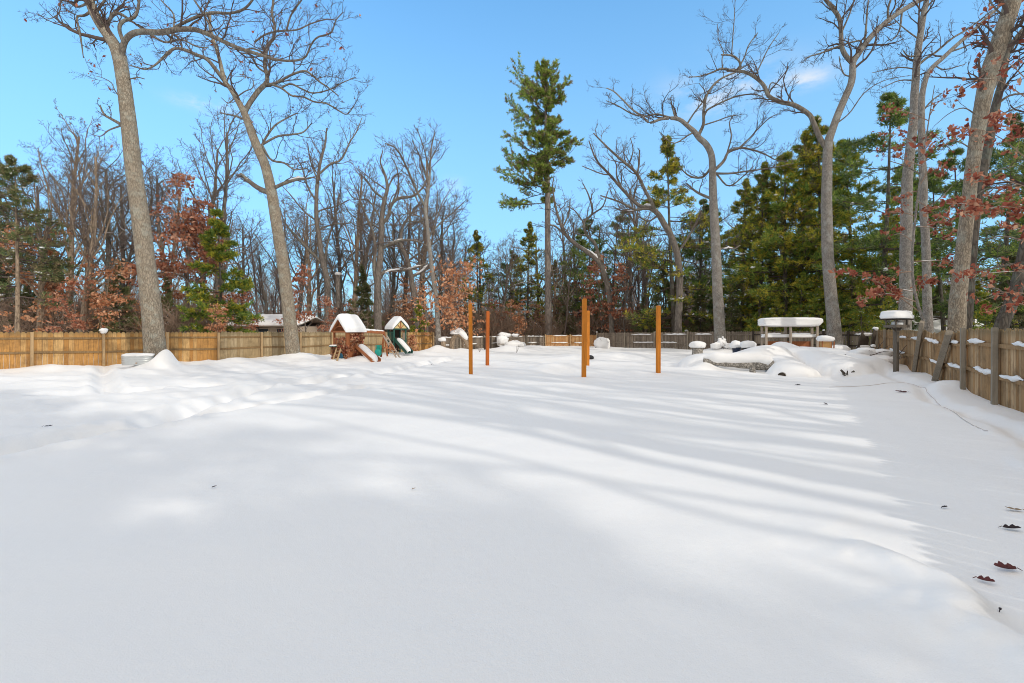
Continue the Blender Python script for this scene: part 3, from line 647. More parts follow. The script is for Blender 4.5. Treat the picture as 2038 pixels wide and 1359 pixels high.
hero('oak_tree', 'slim forked oak with a broken dark limb stub in front of the left fence', (585, 708), 27.3,
  [(586, 724, 29), (580, 670, 26), (577, 640, 25), (568, 560, 23), (558, 490, 22), (548, 430, 21), (540, 380, 20), (528, 330, 18), (515, 300, 17), (503, 270, 16), (492, 240, 14), (484, 220, 12), (468, 191, 10), (458, 175, 9), (447, 160, 9), (436, 115, 6.5), (424, 77, 6), (418, 53, 5.5), (418, 28, 5)],
  [[(448, 163, 8), (429, 138, 7.5), (412, 118, 7), (391, 109, 6.5), (368, 99, 6), (350, 96, 5.5), (335, 104, 5), (318, 121, 4), (306, 131, 3.5), (290, 138, 3), (274, 134, 2.4), (256, 129, 1.6)],
   [(486, 226, 10), (491, 215, 10), (500, 200, 10), (515, 180, 10), (529, 166, 9), (532, 152, 8), (527, 129, 7.5), (529, 109, 7), (532, 91, 6.5), (544, 76, 6), (547, 53, 5.5), (541, 26, 5), (544, 0, 5), (542, -60, 3)],
   [(532, 166, 6), (553, 163, 5.5), (577, 150, 5), (603, 141, 4.5), (618, 147, 4), (635, 162, 3.5), (653, 174, 3), (674, 191, 2)], [(529, 174, 5), (553, 180, 4.5), (577, 193, 4), (603, 193, 3.6), (624, 202, 3.4), (650, 206, 3), (671, 218, 2.6), (691, 227, 2.2), (709, 203, 1.5)],
   [(547, 172, 4), (571, 165, 4), (600, 177, 3.4), (624, 185, 3), (659, 177, 2.6), (680, 165, 2.2), (709, 153, 1.6)], [(530, 110, 5), (541, 118, 4), (565, 121, 3.5)], [(506, 84, 4), (527, 69, 4), (553, 62, 4), (591, 59, 3.4), (618, 47, 3), (650, 38, 2.6), (668, 40, 2)],
   [(479, 243, 4), (465, 231, 3.5), (455, 228, 3), (438, 224, 2)], [(512, 292, 5), (520, 291, 5), (529, 274, 4.5), (547, 250, 4), (571, 235, 3), (591, 225, 2.4)], [(527, 286, 5), (553, 271, 4.5), (576, 268, 4), (603, 263, 3.4), (620, 245, 2)], [(527, 290, 5), (541, 318, 4.5), (565, 324, 4), (585, 337, 3), (610, 335, 2)],
   [(530, 388, 11), (512, 374, 10), (494, 359, 8.5), (479, 346, 6)], [(543, 376, 8), (565, 365, 7), (591, 357, 5.5), (606, 356, 4.5), (626, 352, 3)], [(463, 195, 2.5), (455, 205, 2), (440, 194, 1.2)], [(476, 190, 3), (490, 180, 2.4), (503, 174, 2), (500, 155, 1.2), (462, 151, 1)],
   [(418, 50, 4), (400, 20, 4), (380, -10, 3), (365, -40, 2)], [(545, 60, 4), (575, 30, 3.5), (600, 0, 3), (620, -30, 2)], [(530, 105, 4), (505, 95, 3.5), (480, 100, 3), (455, 95, 2)], [(530, 120, 4), (512, 128, 4), (500, 110, 3), (478, 105, 2)]],
  ('oak', 'twig'), 12, sub=(1.7, 7, 5), rmin=.007, l1=1.3, snow=[((572, 362), (606, 353), 7), ((498, 362), (484, 350), 3)], leafmat='brown', leafn=120, leafsize=.09)
hero('oak_tree', 'pale grey oak with one long limb reaching left, left of the snow-topped rack', (1434, 690), 35.0,
  [(1439, 712, 30), (1436, 690, 25), (1433, 672, 22), (1431, 627, 21), (1428, 580, 19.5), (1426, 521, 18.5), (1424, 474, 17.5), (1421, 427, 16.5), (1419, 383, 15), (1418, 338, 13.5), (1416, 309, 12.5), (1406, 288, 12), (1391, 274, 11), (1382, 262, 10), (1368, 250, 8.5), (1353, 238, 8), (1335, 235, 7), (1315, 237, 5.5), (1293, 244, 4.5), (1279, 232, 4), (1259, 218, 3.5), (1238, 197, 3), (1222, 182, 2.5), (1207, 175, 2)],
  [[(1338, 234, 5), (1329, 232, 4), (1306, 227, 4), (1285, 231, 3.5), (1259, 227, 3), (1229, 210, 2.4), (1206, 200, 1.5)], [(1345, 235, 4), (1338, 212, 3), (1335, 197, 2)], [(1389, 272, 7), (1400, 247, 6), (1400, 224, 5.5), (1404, 197, 5), (1412, 180, 4.5), (1424, 165, 4), (1441, 153, 3.5), (1465, 143, 3), (1480, 132, 2)],
   [(1401, 230, 4), (1408, 217, 4), (1424, 209, 3.5), (1444, 200, 3.2), (1468, 191, 3), (1500, 187, 2.5), (1521, 194, 1.6)], [(1368, 246, 4), (1382, 224, 3), (1400, 200, 2.6), (1403, 182, 2), (1391, 165, 1.4)], [(1420, 342, 7), (1441, 321, 6), (1450, 303, 5), (1471, 294, 4.5), (1494, 297, 4), (1521, 306, 3), (1544, 318, 2), (1570, 322, 1.4)],
   [(1449, 300, 3.5), (1456, 271, 3), (1452, 245, 2.2), (1460, 228, 1.5)], [(1482, 294, 3.5), (1496, 275, 3), (1509, 256, 2.6), (1530, 236, 2), (1548, 226, 1.2)], [(1404, 398, 6), (1388, 383, 5), (1366, 365, 3.5)], [(1434, 498, 5), (1447, 493, 4), (1461, 495, 3), (1473, 488, 2)], [(1421, 345, 5), (1455, 345, 4), (1490, 340, 3), (1530, 335, 2.2), (1580, 325, 1.4)],
   [(1417, 330, 5), (1398, 352, 5), (1372, 350, 3.5), (1350, 330, 2)], [(1380, 265, 3.5), (1368, 270, 3), (1340, 285, 2.4), (1312, 262, 1.5)], [(1424, 345, 4), (1450, 370, 3), (1480, 350, 2.4), (1500, 330, 1.6)], [(1407, 250, 3), (1430, 240, 2.6), (1450, 232, 2), (1475, 228, 1.2)]],
  ('greybark', 'twig'), 13, sub=(1.5, 7, 5), rmin=.008, l1=1.3, snow=[((1440, 494), (1458, 493), 3), ((1410, 404), (1418, 400), 4)])
hero('oak_tree', 'tall grey oak with a wide Y fork, behind the snow-topped bins right of the rack', (1660, 690), 29.0,
  [(1664, 712, 36), (1661, 690, 28), (1659, 640, 24), (1654, 592, 22), (1650, 545, 21), (1647, 498, 20.5), (1646, 451, 20), (1645, 404, 19), (1646, 350, 18), (1648, 288, 16), (1656, 260, 14), (1668, 227, 13.5), (1682, 194, 13), (1694, 165, 12.5), (1697, 141, 12), (1698, 124, 11), (1709, 106, 10.5), (1730, 77, 10), (1747, 59, 10), (1771, 38, 9.5), (1800, 18, 9), (1830, 0, 8.5), (1862, -35, 7)],
  [[(1646, 298, 11), (1632, 277, 10), (1618, 244, 9.5), (1609, 227, 9), (1580, 209, 9), (1553, 203, 8.5), (1530, 191, 8), (1521, 171, 7.5), (1506, 156, 7), (1485, 144, 6.5), (1462, 141, 6), (1435, 137, 4.5), (1418, 144, 3.5), (1391, 152, 2.5), (1372, 153, 1.8)],
   [(1487, 145, 5), (1480, 129, 5), (1465, 115, 4.5), (1453, 110, 4), (1435, 109, 3)], [(1697, 126, 9), (1682, 109, 9), (1675, 91, 8.5), (1674, 65, 8), (1671, 38, 8), (1659, 18, 8), (1644, 0, 7), (1622, -28, 5)], [(1456, 110, 2.6), (1459, 68, 2.2), (1462, 29, 1.8), (1463, -5, 1.2)], [(1438, 137, 2.6), (1437, 118, 2.4), (1440, 103, 2), (1430, 79, 1.6), (1428, 47, 1)],
   [(1677, 86, 4), (1653, 97, 3.5), (1633, 106, 3), (1609, 113, 2), (1600, 120, 1.4)], [(1713, 102, 4), (1713, 82, 3.5), (1695, 84, 3), (1680, 88, 2.5)], [(1483, 142, 3.5), (1484, 115, 3), (1490, 90, 2.5), (1508, 65, 1.8)], [(1500, 152, 3), (1515, 125, 2.6), (1530, 95, 2.2), (1550, 65, 1.4)], [(1694, 152, 3), (1680, 148, 2.6), (1673, 130, 2.2), (1670, 112, 1.6)],
   [(1720, 90, 4), (1724, 50, 3.6), (1726, 20, 3), (1730, -15, 2)], [(1768, 40, 5), (1768, 15, 4), (1780, -20, 3)], [(1522, 180, 3), (1535, 165, 2.5), (1552, 170, 1.8)], [(1576, 208, 3), (1573, 185, 2.6), (1580, 178, 2)], [(1658, 250, 3), (1690, 225, 2.4), (1720, 185, 2), (1760, 160, 1.4), (1810, 150, 1)], [(1675, 60, 4), (1690, 30, 3), (1700, 0, 2.4)],
   [(1795, 22, 4), (1790, 60, 3), (1775, 80, 2), (1765, 72, 1.4)]],
  ('greybark', 'twig'), 14, sub=(1.5, 7, 5), rmin=.007, l1=1.2)
hero('maple_tree', 'straight pale grey trunk behind the bird feeder, leaning into its thinner twin higher up', (1800, 660), 24.0,
  [(1799, 690, 25), (1800, 651, 23), (1803, 592, 22), (1803, 521, 21), (1804, 451, 20), (1805, 392, 19), (1806, 353, 18), (1812, 294, 16), (1819, 235, 15), (1820, 191, 14), (1822, 165, 13), (1825, 118, 12), (1831, 74, 11), (1838, 29, 10), (1844, 0, 9), (1851, -60, 7)],
  [[(1833, 132, 6), (1850, 115, 5), (1865, 103, 4.5), (1894, 77, 4), (1924, 59, 3.5), (1950, 40, 2.6), (1975, 20, 1.6)], [(1820, 138, 3), (1795, 134, 2.6), (1770, 137, 2), (1735, 145, 1.2)], [(1823, 110, 4), (1808, 112, 3), (1797, 100, 1.8)], [(1816, 160, 3), (1790, 160, 2.2), (1755, 175, 1.5)], [(1828, 80, 3), (1806, 62, 2.4), (1790, 48, 1.8), (1778, 36, 1.2)], [(1840, 20, 3.5), (1870, -15, 2.5)]],
  ('greybark', 'twig'), 15, sub=(1.2, 6, 4), rmin=.006, l1=1.0)
hero('maple_tree', 'thin grey trunk with a dark knot hole low down, just right of the bird feeder', (1848, 665), 22.5,
  [(1850, 695, 17), (1848, 658, 16), (1845, 592, 15), (1844, 533, 14.5), (1842, 474, 14), (1838, 415, 13.5), (1838, 368, 13), (1835, 309, 12), (1834, 250, 11.5), (1834, 205, 11), (1838, 174, 9.5), (1850, 141, 8.5), (1880, 112, 8), (1909, 85, 7), (1939, 59, 6), (1968, 32, 5.5), (1989, 12, 5), (2012, -18, 4)],
  [[(1836, 225, 4), (1855, 200, 3), (1875, 185, 2)], [(1890, 103, 4), (1915, 95, 3), (1950, 80, 2.4), (1985, 70, 1.5)], [(1860, 130, 3), (1880, 138, 2.4), (1920, 128, 1.6)], [(1838, 420, 3), (1870, 395, 2.2), (1895, 370, 1.4)], [(1838, 350, 3), (1800, 330, 2.2), (1770, 320, 1.4)]],
  ('greybark', 'twig'), 16, sub=(1.2, 6, 4), rmin=.006, l1=1.0)
hero('oak_tree', 'thick leaning grey-brown trunk with mossy dark side, close behind the right fence', (1902, 665), 16.8,
  [(1896, 715, 34), (1900, 680, 30), (1904, 655, 28), (1906, 604, 28), (1911, 557, 26), (1917, 498, 24), (1922, 451, 23), (1928, 404, 22), (1931, 368, 22), (1941, 294, 23), (1953, 221, 25), (1968, 147, 28), (1983, 103, 28), (1997, 59, 27), (2012, 15, 27), (2026, -35, 25), (2046, -120, 20)],
  [[(1955, 210, 12), (1975, 170, 14), (1995, 132, 12), (2009, 97, 11), (2036, 59, 9), (2070, 30, 7)], [(1940, 300, 3), (1900, 280, 2.4), (1860, 300, 1.5)], [(1950, 235, 3), (1920, 215, 2.4), (1890, 225, 1.6), (1860, 250, 1)], [(1930, 400, 3), (1965, 375, 2.2), (2010, 380, 1.4)], [(1990, 80, 4), (1960, 50, 3), (1930, 45, 2)], [(2005, 40, 4), (1975, 10, 3), (1960, -20, 2)]],
  ('oak', 'twig'), 17, sub=(1.6, 6, 4), rmin=.005, l1=1.0, leafmat='red', leafn=260, leafsize=.12)
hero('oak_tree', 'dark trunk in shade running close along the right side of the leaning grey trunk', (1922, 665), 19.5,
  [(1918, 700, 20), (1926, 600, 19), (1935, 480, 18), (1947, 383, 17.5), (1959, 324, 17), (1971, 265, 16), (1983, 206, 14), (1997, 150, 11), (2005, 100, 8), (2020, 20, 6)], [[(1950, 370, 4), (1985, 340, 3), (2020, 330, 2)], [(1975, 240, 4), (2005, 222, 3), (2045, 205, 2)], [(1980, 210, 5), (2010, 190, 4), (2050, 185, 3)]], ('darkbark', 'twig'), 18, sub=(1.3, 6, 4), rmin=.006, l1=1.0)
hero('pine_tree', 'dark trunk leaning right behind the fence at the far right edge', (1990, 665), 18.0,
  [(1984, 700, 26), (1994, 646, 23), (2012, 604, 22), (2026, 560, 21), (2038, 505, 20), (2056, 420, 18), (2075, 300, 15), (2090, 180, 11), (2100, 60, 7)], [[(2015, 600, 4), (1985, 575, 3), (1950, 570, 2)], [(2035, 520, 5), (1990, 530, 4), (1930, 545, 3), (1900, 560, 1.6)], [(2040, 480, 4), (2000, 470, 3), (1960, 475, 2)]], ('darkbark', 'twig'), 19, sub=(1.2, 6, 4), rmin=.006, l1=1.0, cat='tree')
hero('maple_tree', 'slender pale trunk with orange leaves around its middle, right of the green-roofed playhouse', (874, 692), 36.0,
  [(876, 706, 13), (873, 680, 11), (871, 640, 10), (868, 590, 9), (861, 546, 8.5), (854, 485, 7.5), (849, 436, 7), (846, 410, 6.5), (851, 385, 5), (855, 351, 4.5), (857, 315, 3.5), (859, 291, 3), (866, 262, 1.6)],
  [[(846, 412, 5), (832, 385, 5), (817, 351, 4.5), (803, 320, 4), (788, 295, 3), (766, 285, 2)], [(851, 370, 3.5), (837, 315, 3), (820, 279, 2)], [(855, 345, 3), (845, 300, 2.4), (830, 255, 1.5)], [(852, 470, 3), (880, 440, 3), (905, 420, 2.4), (925, 400, 1.5)], [(852, 440, 3), (820, 425, 2.6), (790, 430, 1.6)], [(868, 590, 3), (890, 570, 2.6), (915, 555, 2), (938, 540, 1.4)], [(869, 610, 3), (900, 612, 2.4), (935, 600, 1.5)], [(866, 580, 3), (845, 585, 2.4), (826, 598, 1.5)], [(864, 560, 3), (880, 535, 2.4), (900, 520, 1.6)]],
  ('greybark', 'twigs'), 20, sub=(2.0, 7, 5), rmin=.008, l1=1.3)
hero('oak_tree', 'bare oak with a slim fan-shaped crown, behind the fence left of the brown-roofed playset', (652, 662), 45.0,
  [(653, 680, 14), (652, 620, 12.5), (651, 558, 12), (642, 521, 11), (635, 473, 9.5), (630, 436, 8.5), (630, 388, 7.5), (633, 351, 6.5), (638, 322, 5), (647, 286, 4), (650, 255, 2.4)],
  [[(634, 348, 4.5), (657, 327, 4.5), (679, 317, 4), (696, 283, 3.2), (710, 261, 2.4), (720, 235, 1.5)], [(632, 425, 4), (640, 418, 3.5), (669, 410, 3), (696, 397, 2)], [(634, 460, 4), (645, 452, 3.5), (669, 446, 3), (698, 444, 2)], [(641, 528, 6), (608, 492, 5.5), (584, 465, 4.5), (565, 439, 3), (555, 410, 2)], [(655, 545, 6), (650, 510, 5), (655, 470, 4), (668, 430, 2.6), (672, 395, 1.6)], [(631, 400, 4), (612, 370, 3.4), (600, 330, 2.6), (585, 310, 1.6)], [(632, 440, 4), (605, 420, 3.4), (580, 390, 2.4), (562, 370, 1.6)], [(633, 360, 3.4), (618, 320, 2.8), (612, 285, 2)]],
  ('snowbark', 'twigs'), 21, sub=(1.3, 7, 5), rmin=.009, l1=1.5)
hero('oak_tree', 'dark gnarled bare oak with snow-lined limbs, between the two playhouses', (754, 662), 44.0,
  [(752, 680, 16), (752, 620, 14), (752, 553, 13), (757, 509, 12.5), (759, 461, 11), (761, 424, 9.5), (766, 395, 8), (771, 373, 6.5), (766, 347, 4.5), (757, 322, 3), (762, 300, 2)],
  [[(765, 396, 4.5), (744, 380, 4), (730, 359, 3.2), (716, 345, 2)], [(761, 448, 7), (774, 431, 7), (778, 410, 6.5), (793, 395, 6), (822, 390, 5), (842, 372, 3.4), (852, 350, 2)], [(757, 498, 7), (774, 487, 6.5), (803, 478, 5.5), (830, 480, 3.6), (850, 490, 2.4)], [(754, 551, 7), (774, 538, 6.5), (803, 538, 5.5), (832, 531, 4), (852, 522, 2.4)], [(750, 580, 8), (744, 533, 8), (747, 492, 7), (740, 455, 5), (724, 420, 3.6), (712, 380, 2)], [(757, 455, 4), (735, 445, 3.6), (712, 450, 2.6), (695, 440, 1.6)], [(780, 405, 4), (792, 370, 3.4), (790, 335, 2.4), (778, 310, 1.5)], [(760, 440, 4), (735, 400, 3.4), (705, 395, 2.6), (690, 375, 1.8)], [(770, 375, 4), (785, 350, 3), (800, 345, 2)]],
  ('snowbark', 'twigs'), 22, sub=(1.2, 7, 5), rmin=.009, l1=1.5, snow=[((764, 492), (800, 476), 5), ((762, 542), (800, 535), 4), ((808, 536), (838, 528), 3), ((780, 400), (800, 390), 2.5)])
hero('oak_tree', 'dark leaning bare trunk with snow on its low limb, right of the gnarled bare oak', (835, 662), 47.0,
  [(832, 680, 12), (825, 600, 11), (817, 545, 10), (810, 516, 9), (798, 487, 8), (800, 455, 6), (815, 430, 4.5), (835, 405, 3)], [[(820, 550, 6), (840, 540, 6), (858, 528, 5), (872, 505, 3)], [(805, 500, 5), (785, 480, 4), (780, 460, 3)], [(808, 440, 4), (840, 440, 3), (870, 425, 2), (890, 395, 1.4)], [(812, 520, 4), (840, 500, 3.4), (880, 470, 2.6), (905, 430, 1.6)]],
  ('snowbark', 'twigs'), 23, sub=(1.3, 7, 5), rmin=.009, l1=1.5, snow=[((826, 548), (856, 526), 4)])
hero('maple_tree', 'arching snow-crusted bare trunk right of the tall pine', (1215, 660), 50.0,
  [(1218, 680, 11), (1216, 620, 10.5), (1210, 575, 10.5), (1204, 550, 10), (1193, 523, 9.5), (1168, 501, 9), (1146, 486, 8), (1124, 464, 6.5), (1111, 431, 5), (1104, 402, 4), (1100, 370, 2.5), (1103, 350, 1.6)], [[(1196, 525, 7), (1186, 486, 6.5), (1168, 468, 6), (1162, 442, 5.5), (1179, 424, 4.5), (1172, 390, 3), (1160, 365, 2)], [(1150, 488, 5), (1128, 470, 4.5), (1105, 450, 4), (1090, 448, 3)], [(1120, 455, 3.5), (1132, 425, 3), (1135, 395, 2)], [(1176, 430, 3.5), (1200, 410, 3), (1210, 380, 2)], [(1163, 445, 3), (1145, 420, 2.6), (1130, 410, 2)]],
  ('snowbark', 'twigs'), 24, sub=(1.0, 6, 5), rmin=.009, l1=1.4, snow=[((1170, 497), (1194, 518), 6), ((1196, 525), (1206, 548), 6), ((1186, 485), (1192, 510), 4)])
hero('oak_tree', 'bare oak arching left with snow on its bend, in front of the middle pine', (1350, 660), 41.0,
  [(1351, 690, 15), (1350, 640, 14), (1353, 580, 13), (1350, 520, 12.5), (1338, 475, 12), (1321, 444, 11.5), (1310, 426, 10.5), (1296, 415, 9), (1272, 409, 7), (1242, 380, 6), (1213, 347, 5), (1187, 318, 3.6), (1172, 280, 2.2)],
  [[(1303, 420, 7), (1298, 406, 7), (1284, 380, 6.5), (1266, 344, 6), (1240, 321, 5), (1213, 297, 4), (1181, 265, 2.4)], [(1296, 416, 5), (1279, 416, 5), (1263, 417, 5), (1234, 402, 4), (1195, 389, 2.4)], [(1270, 350, 4), (1272, 325, 3.6), (1273, 298, 3)], [(1240, 378, 4), (1228, 352, 3.4), (1226, 325, 2.4), (1210, 305, 1.6)], [(1213, 348, 3), (1195, 345, 2.6), (1158, 330, 1.6)], [(1345, 505, 5), (1365, 480, 4.5), (1385, 445, 4), (1395, 420, 3)], [(1310, 428, 4), (1290, 440, 3), (1270, 430, 2)], [(1250, 330, 3), (1260, 300, 2.4), (1255, 275, 1.6)]],
  ('snowbark', 'twigs'), 25, sub=(1.1, 7, 5), rmin=.009, l1=1.4, snow=[((1304, 418), (1322, 440), 6), ((1282, 407), (1300, 410), 4)])

# leaves held around the slender tree's middle: same thing, one part
rng = np.random.default_rng(5)
st = [o for o in C.objects if o.get('label', '').startswith('slender pale trunk')][0]
cl = [(905, 545), (930, 525), (920, 570), (890, 565), (915, 610), (930, 605), (850, 590), (835, 600), (895, 625), (880, 600), (858, 610), (905, 585), (935, 560), (888, 535), (872, 640), (925, 640), (840, 640), (900, 645)]
q = np.concatenate([P(a, b, 36)[None] - P(874, 692, 36)[None] + rng.normal(size=(38, 3)) * np.array([.55, .65, .34]) for a, b in cl])
lg = Geo(); lg.leaves(q, .165, rng, (0,), droop=.5); lg.build('leaves', M['orange'], st)

# the tall white pine, branch by branch
rng = np.random.default_rng(31); Zp = 52.0; b0 = P(1092, 664, Zp)
pr = thing('pine_tree', 'very tall single pine rising above all others behind the orange fence section', 'tree', b0)
tk, tw, fo = Geo(), Geo(), Geo()
tp = smooth_path(np.array([P(a, b, Zp) for a, b in [(1093, 690), (1092, 640), (1091, 560), (1090, 470), (1090, 380), (1088, 300), (1086, 220), (1085, 138)]]) - b0, 24)
tk.tubes(tp, np.interp(np.linspace(0, 1, 24), [0, .1, .55, .8, 1], [.50, .37, .29, .16, .03]), 12); tk.build('trunk', M['pinebark'], pr)
S, D, L = [], [], []
for yb, tx, ty in [(402, 1003, 424), (390, 992, 374), (382, 1006, 400), (378, 1005, 360), (372, 1062, 356), (372, 1030, 370), (345, 1012, 328), (340, 1035, 330), (335, 1003, 302), (318, 1008, 288), (308, 1060, 300), (298, 1060, 272), (275, 1022, 246), (268, 1045, 258), (268, 1120, 262), (262, 1112, 246), (300, 1152, 276), (296, 1140, 292), (310, 1136, 318), (305, 1122, 300), (330, 1118, 335), (285, 1130, 270), (245, 1010, 212), (232, 1013, 178), (225, 1040, 196), (222, 1132, 188), (215, 1118, 206), (205, 1045, 168), (198, 1030, 190), (200, 1107, 152), (188, 1098, 136), (180, 1066, 142), (168, 1085, 130), (175, 1075, 132), (190, 1055, 150), (320, 1075, 318), (250, 1062, 240), (255, 1100, 236), (235, 1065, 212), (212, 1100, 190)]:
    s = np.array([np.interp(-yb, -np.array([690, 380, 138]), [1093, 1090, 1085]), yb]); s3 = P(s[0], s[1], Zp) - b0; e3 = P(tx, ty, Zp) - b0
    e3[1] += rng.normal() * .45 * abs(e3[0] - s3[0]); S.append(s3); D.append(e3 - s3); L.append(np.linalg.norm(e3 - s3))
for yb in np.linspace(405, 165, 34):
    az = math.pi / 2 * (1 if rng.random() < .5 else -1) + rng.normal() * .5; s3 = P(1088, yb, Zp) - b0
    S.append(s3); D.append([math.cos(az), math.sin(az), .1 + .5 * (405 - yb) / 240]); L.append(rng.uniform(1.2, 3.4) * (1 - .6 * (405 - yb) / 260))
pine_crown(tw, fo, np.array(S), np.array(D), np.array(L), .05, rng, 18, (.36, .075, 14), 0.0, .02, (0, 1, 2), 4)
q, rr = grow(np.array([P(1090, y, Zp) - b0 for y in (420, 450, 480, 520, 565, 600, 350, 455)]), np.array([[1, .2, .5], [-1, .3, .1], [1, -.3, 0], [-1, 0, .1], [1, .2, .2], [1, .5, .2], [1, .1, .6], [-1, -.4, .2]]), np.array([2.5, 2, 1.6, 1.2, 1.8, 2.0, 4.5, 3.4]), .04, 7, .15, .04, rng); tw.tubes(q, rr, 4)
tw.build('branches', M['twig'], pr); fo.build('crown', [M['pineolive'], M['pine'], M['pine']], pr)

# ================================================================== THE WOOD BEHIND THE FENCES, tree by tree
PROTO = {}
PROTO['oak'] = bare_proto('oak_tree', 17, 41, 'oak'); PROTO['oak2'] = bare_proto('oak_tree', 17, 42, 'oak', mats=('darkbark', 'twigs'))
PROTO['fork'] = bare_proto('maple_tree', 16, 43, 'fork', mats=('tanbark', 'twigs'), dens=(9, 7, 5)); PROTO['fork2'] = bare_proto('maple_tree', 16, 44, 'fork')
PROTO['up'] = bare_proto('maple_tree', 16, 45, 'upright', mats=('snowbark', 'twigs'), dens=(7, 7, 5)); PROTO['up2'] = bare_proto('maple_tree', 16, 46, 'upright', mats=('tanbark', 'twigs'), dens=(7, 7, 5))
PROTO['sap'] = bare_proto('sapling', 8, 47, 'upright', mats=('twig', 'twigs'), thick=.7, dens=(4, 4, 3)); PROTO['shrub'] = bare_proto('shrub', 3.4, 48, 'sapling', mats=('twig', 'twigb'), thick=.8, dens=(6, 5, 4))
PROTO['redoak'] = bare_proto('oak_tree', 12, 49, 'oak', mats=('snowbark', 'twigb'), leaf='rust', leafn=3000, leafsize=.15)
PROTO['orng'] = bare_proto('beech_tree', 7.5, 50, 'sapling', mats=('tanbark', 'twigb'), leaf='orange', leafn=1500, leafsize=.14, thick=.7, dens=(5, 5, 3))
PROTO['redsap'] = bare_proto('oak_sapling', 6, 51, 'sapling', mats=('snowbark', 'twigb'), leaf='rust', leafn=750, leafsize=.14, thick=.7, dens=(5, 5, 3))
PROTO['brnsap'] = bare_proto('beech_tree', 5, 52, 'sapling', mats=('snowbark', 'twigb'), leaf='brown', leafn=700, leafsize=.13, thick=.7, dens=(5, 5, 3))
PROTO['pine'] = pine_proto('pine_tree', 16, 61, '', ('pine', 'pineolive', 'pinegold'), .1, .27, .7, 15, 5, nb=15, gaps=.22)
PROTO['pine2'] = pine_proto('pine_tree', 16, 62, '', ('pine', 'pinedk'), .2, .27, .55, 13, 5, gaps=.3, nb=14)
PROTO['gold'] = pine_proto('pine_tree', 16, 63, '', ('pinegold', 'pine', 'pinebrt'), .05, .29, .7, 16, 5, tuft=(.38, .065, 12), nb=15, gaps=.2)
PROTO['hem'] = pine_proto('hemlock_tree', 9, 64, '', ('pinedk', 'pineolive'), .03, .24, .9, 22, 5, tuft=(.26, .05, 10), droop=-.04, snown=40)
PROTO['brt'] = pine_proto('spruce_tree', 9, 65, '', ('pinebrt', 'pinegold', 'pine'), .04, .27, .8, 15, 5, tuft=(.30, .06, 12), snown=16)
PROTO['olv'] = pine_proto('pine_tree', 14, 66, '', ('pineolive', 'pinedk'), .3, .25, .5, 15, 5, bark='tanbark', gaps=.45)
PH = dict(oak=17, oak2=17, fork=16, fork2=16, up=16, up2=16, sap=8, shrub=3.4, redoak=12, orng=7.5, redsap=6, brnsap=5, pine=16, pine2=16, gold=16, hem=9, brt=9, olv=14)
GRP = dict(oak='bare trees behind the fence', oak2='bare trees behind the fence', fork='bare trees behind the fence', fork2='bare trees behind the fence', up='bare trees behind the fence', up2='bare trees behind the fence', sap='bare saplings behind the fence', shrub='bare shrubs behind the fence',
           redoak='trees still holding dead leaves', orng='trees still holding dead leaves', redsap='trees still holding dead leaves', brnsap='trees still holding dead leaves', pine='pines behind the fence', pine2='pines behind the fence', gold='pines behind the fence', hem='hemlocks behind the fence', brt='pines behind the fence', olv='pines behind the fence')
USED = set()
def put(kind, px, top, Z, label, wide=1.0, rz=None):
    x = PX(px, Z); z0 = gz(x, Z); h = CH + (HY - top) / F * Z - z0; s = h / PH[kind]
    rz = rng.uniform(0, 6.28) if rz is None else rz
    pro = PROTO[kind]
    if kind not in USED:
        USED.add(kind); pro.location = (x, Z, z0); pro.rotation_euler = (0, 0, rz); pro.scale = (s * wide, s * wide, s); tag(pro, label, 'shrub' if kind == 'shrub' else 'tree', GRP[kind]); return pro
    return copy_thing(pro, (x, Z, z0), rz, (s * wide, s * wide, s), label, GRP[kind])
rng = np.random.default_rng(99)
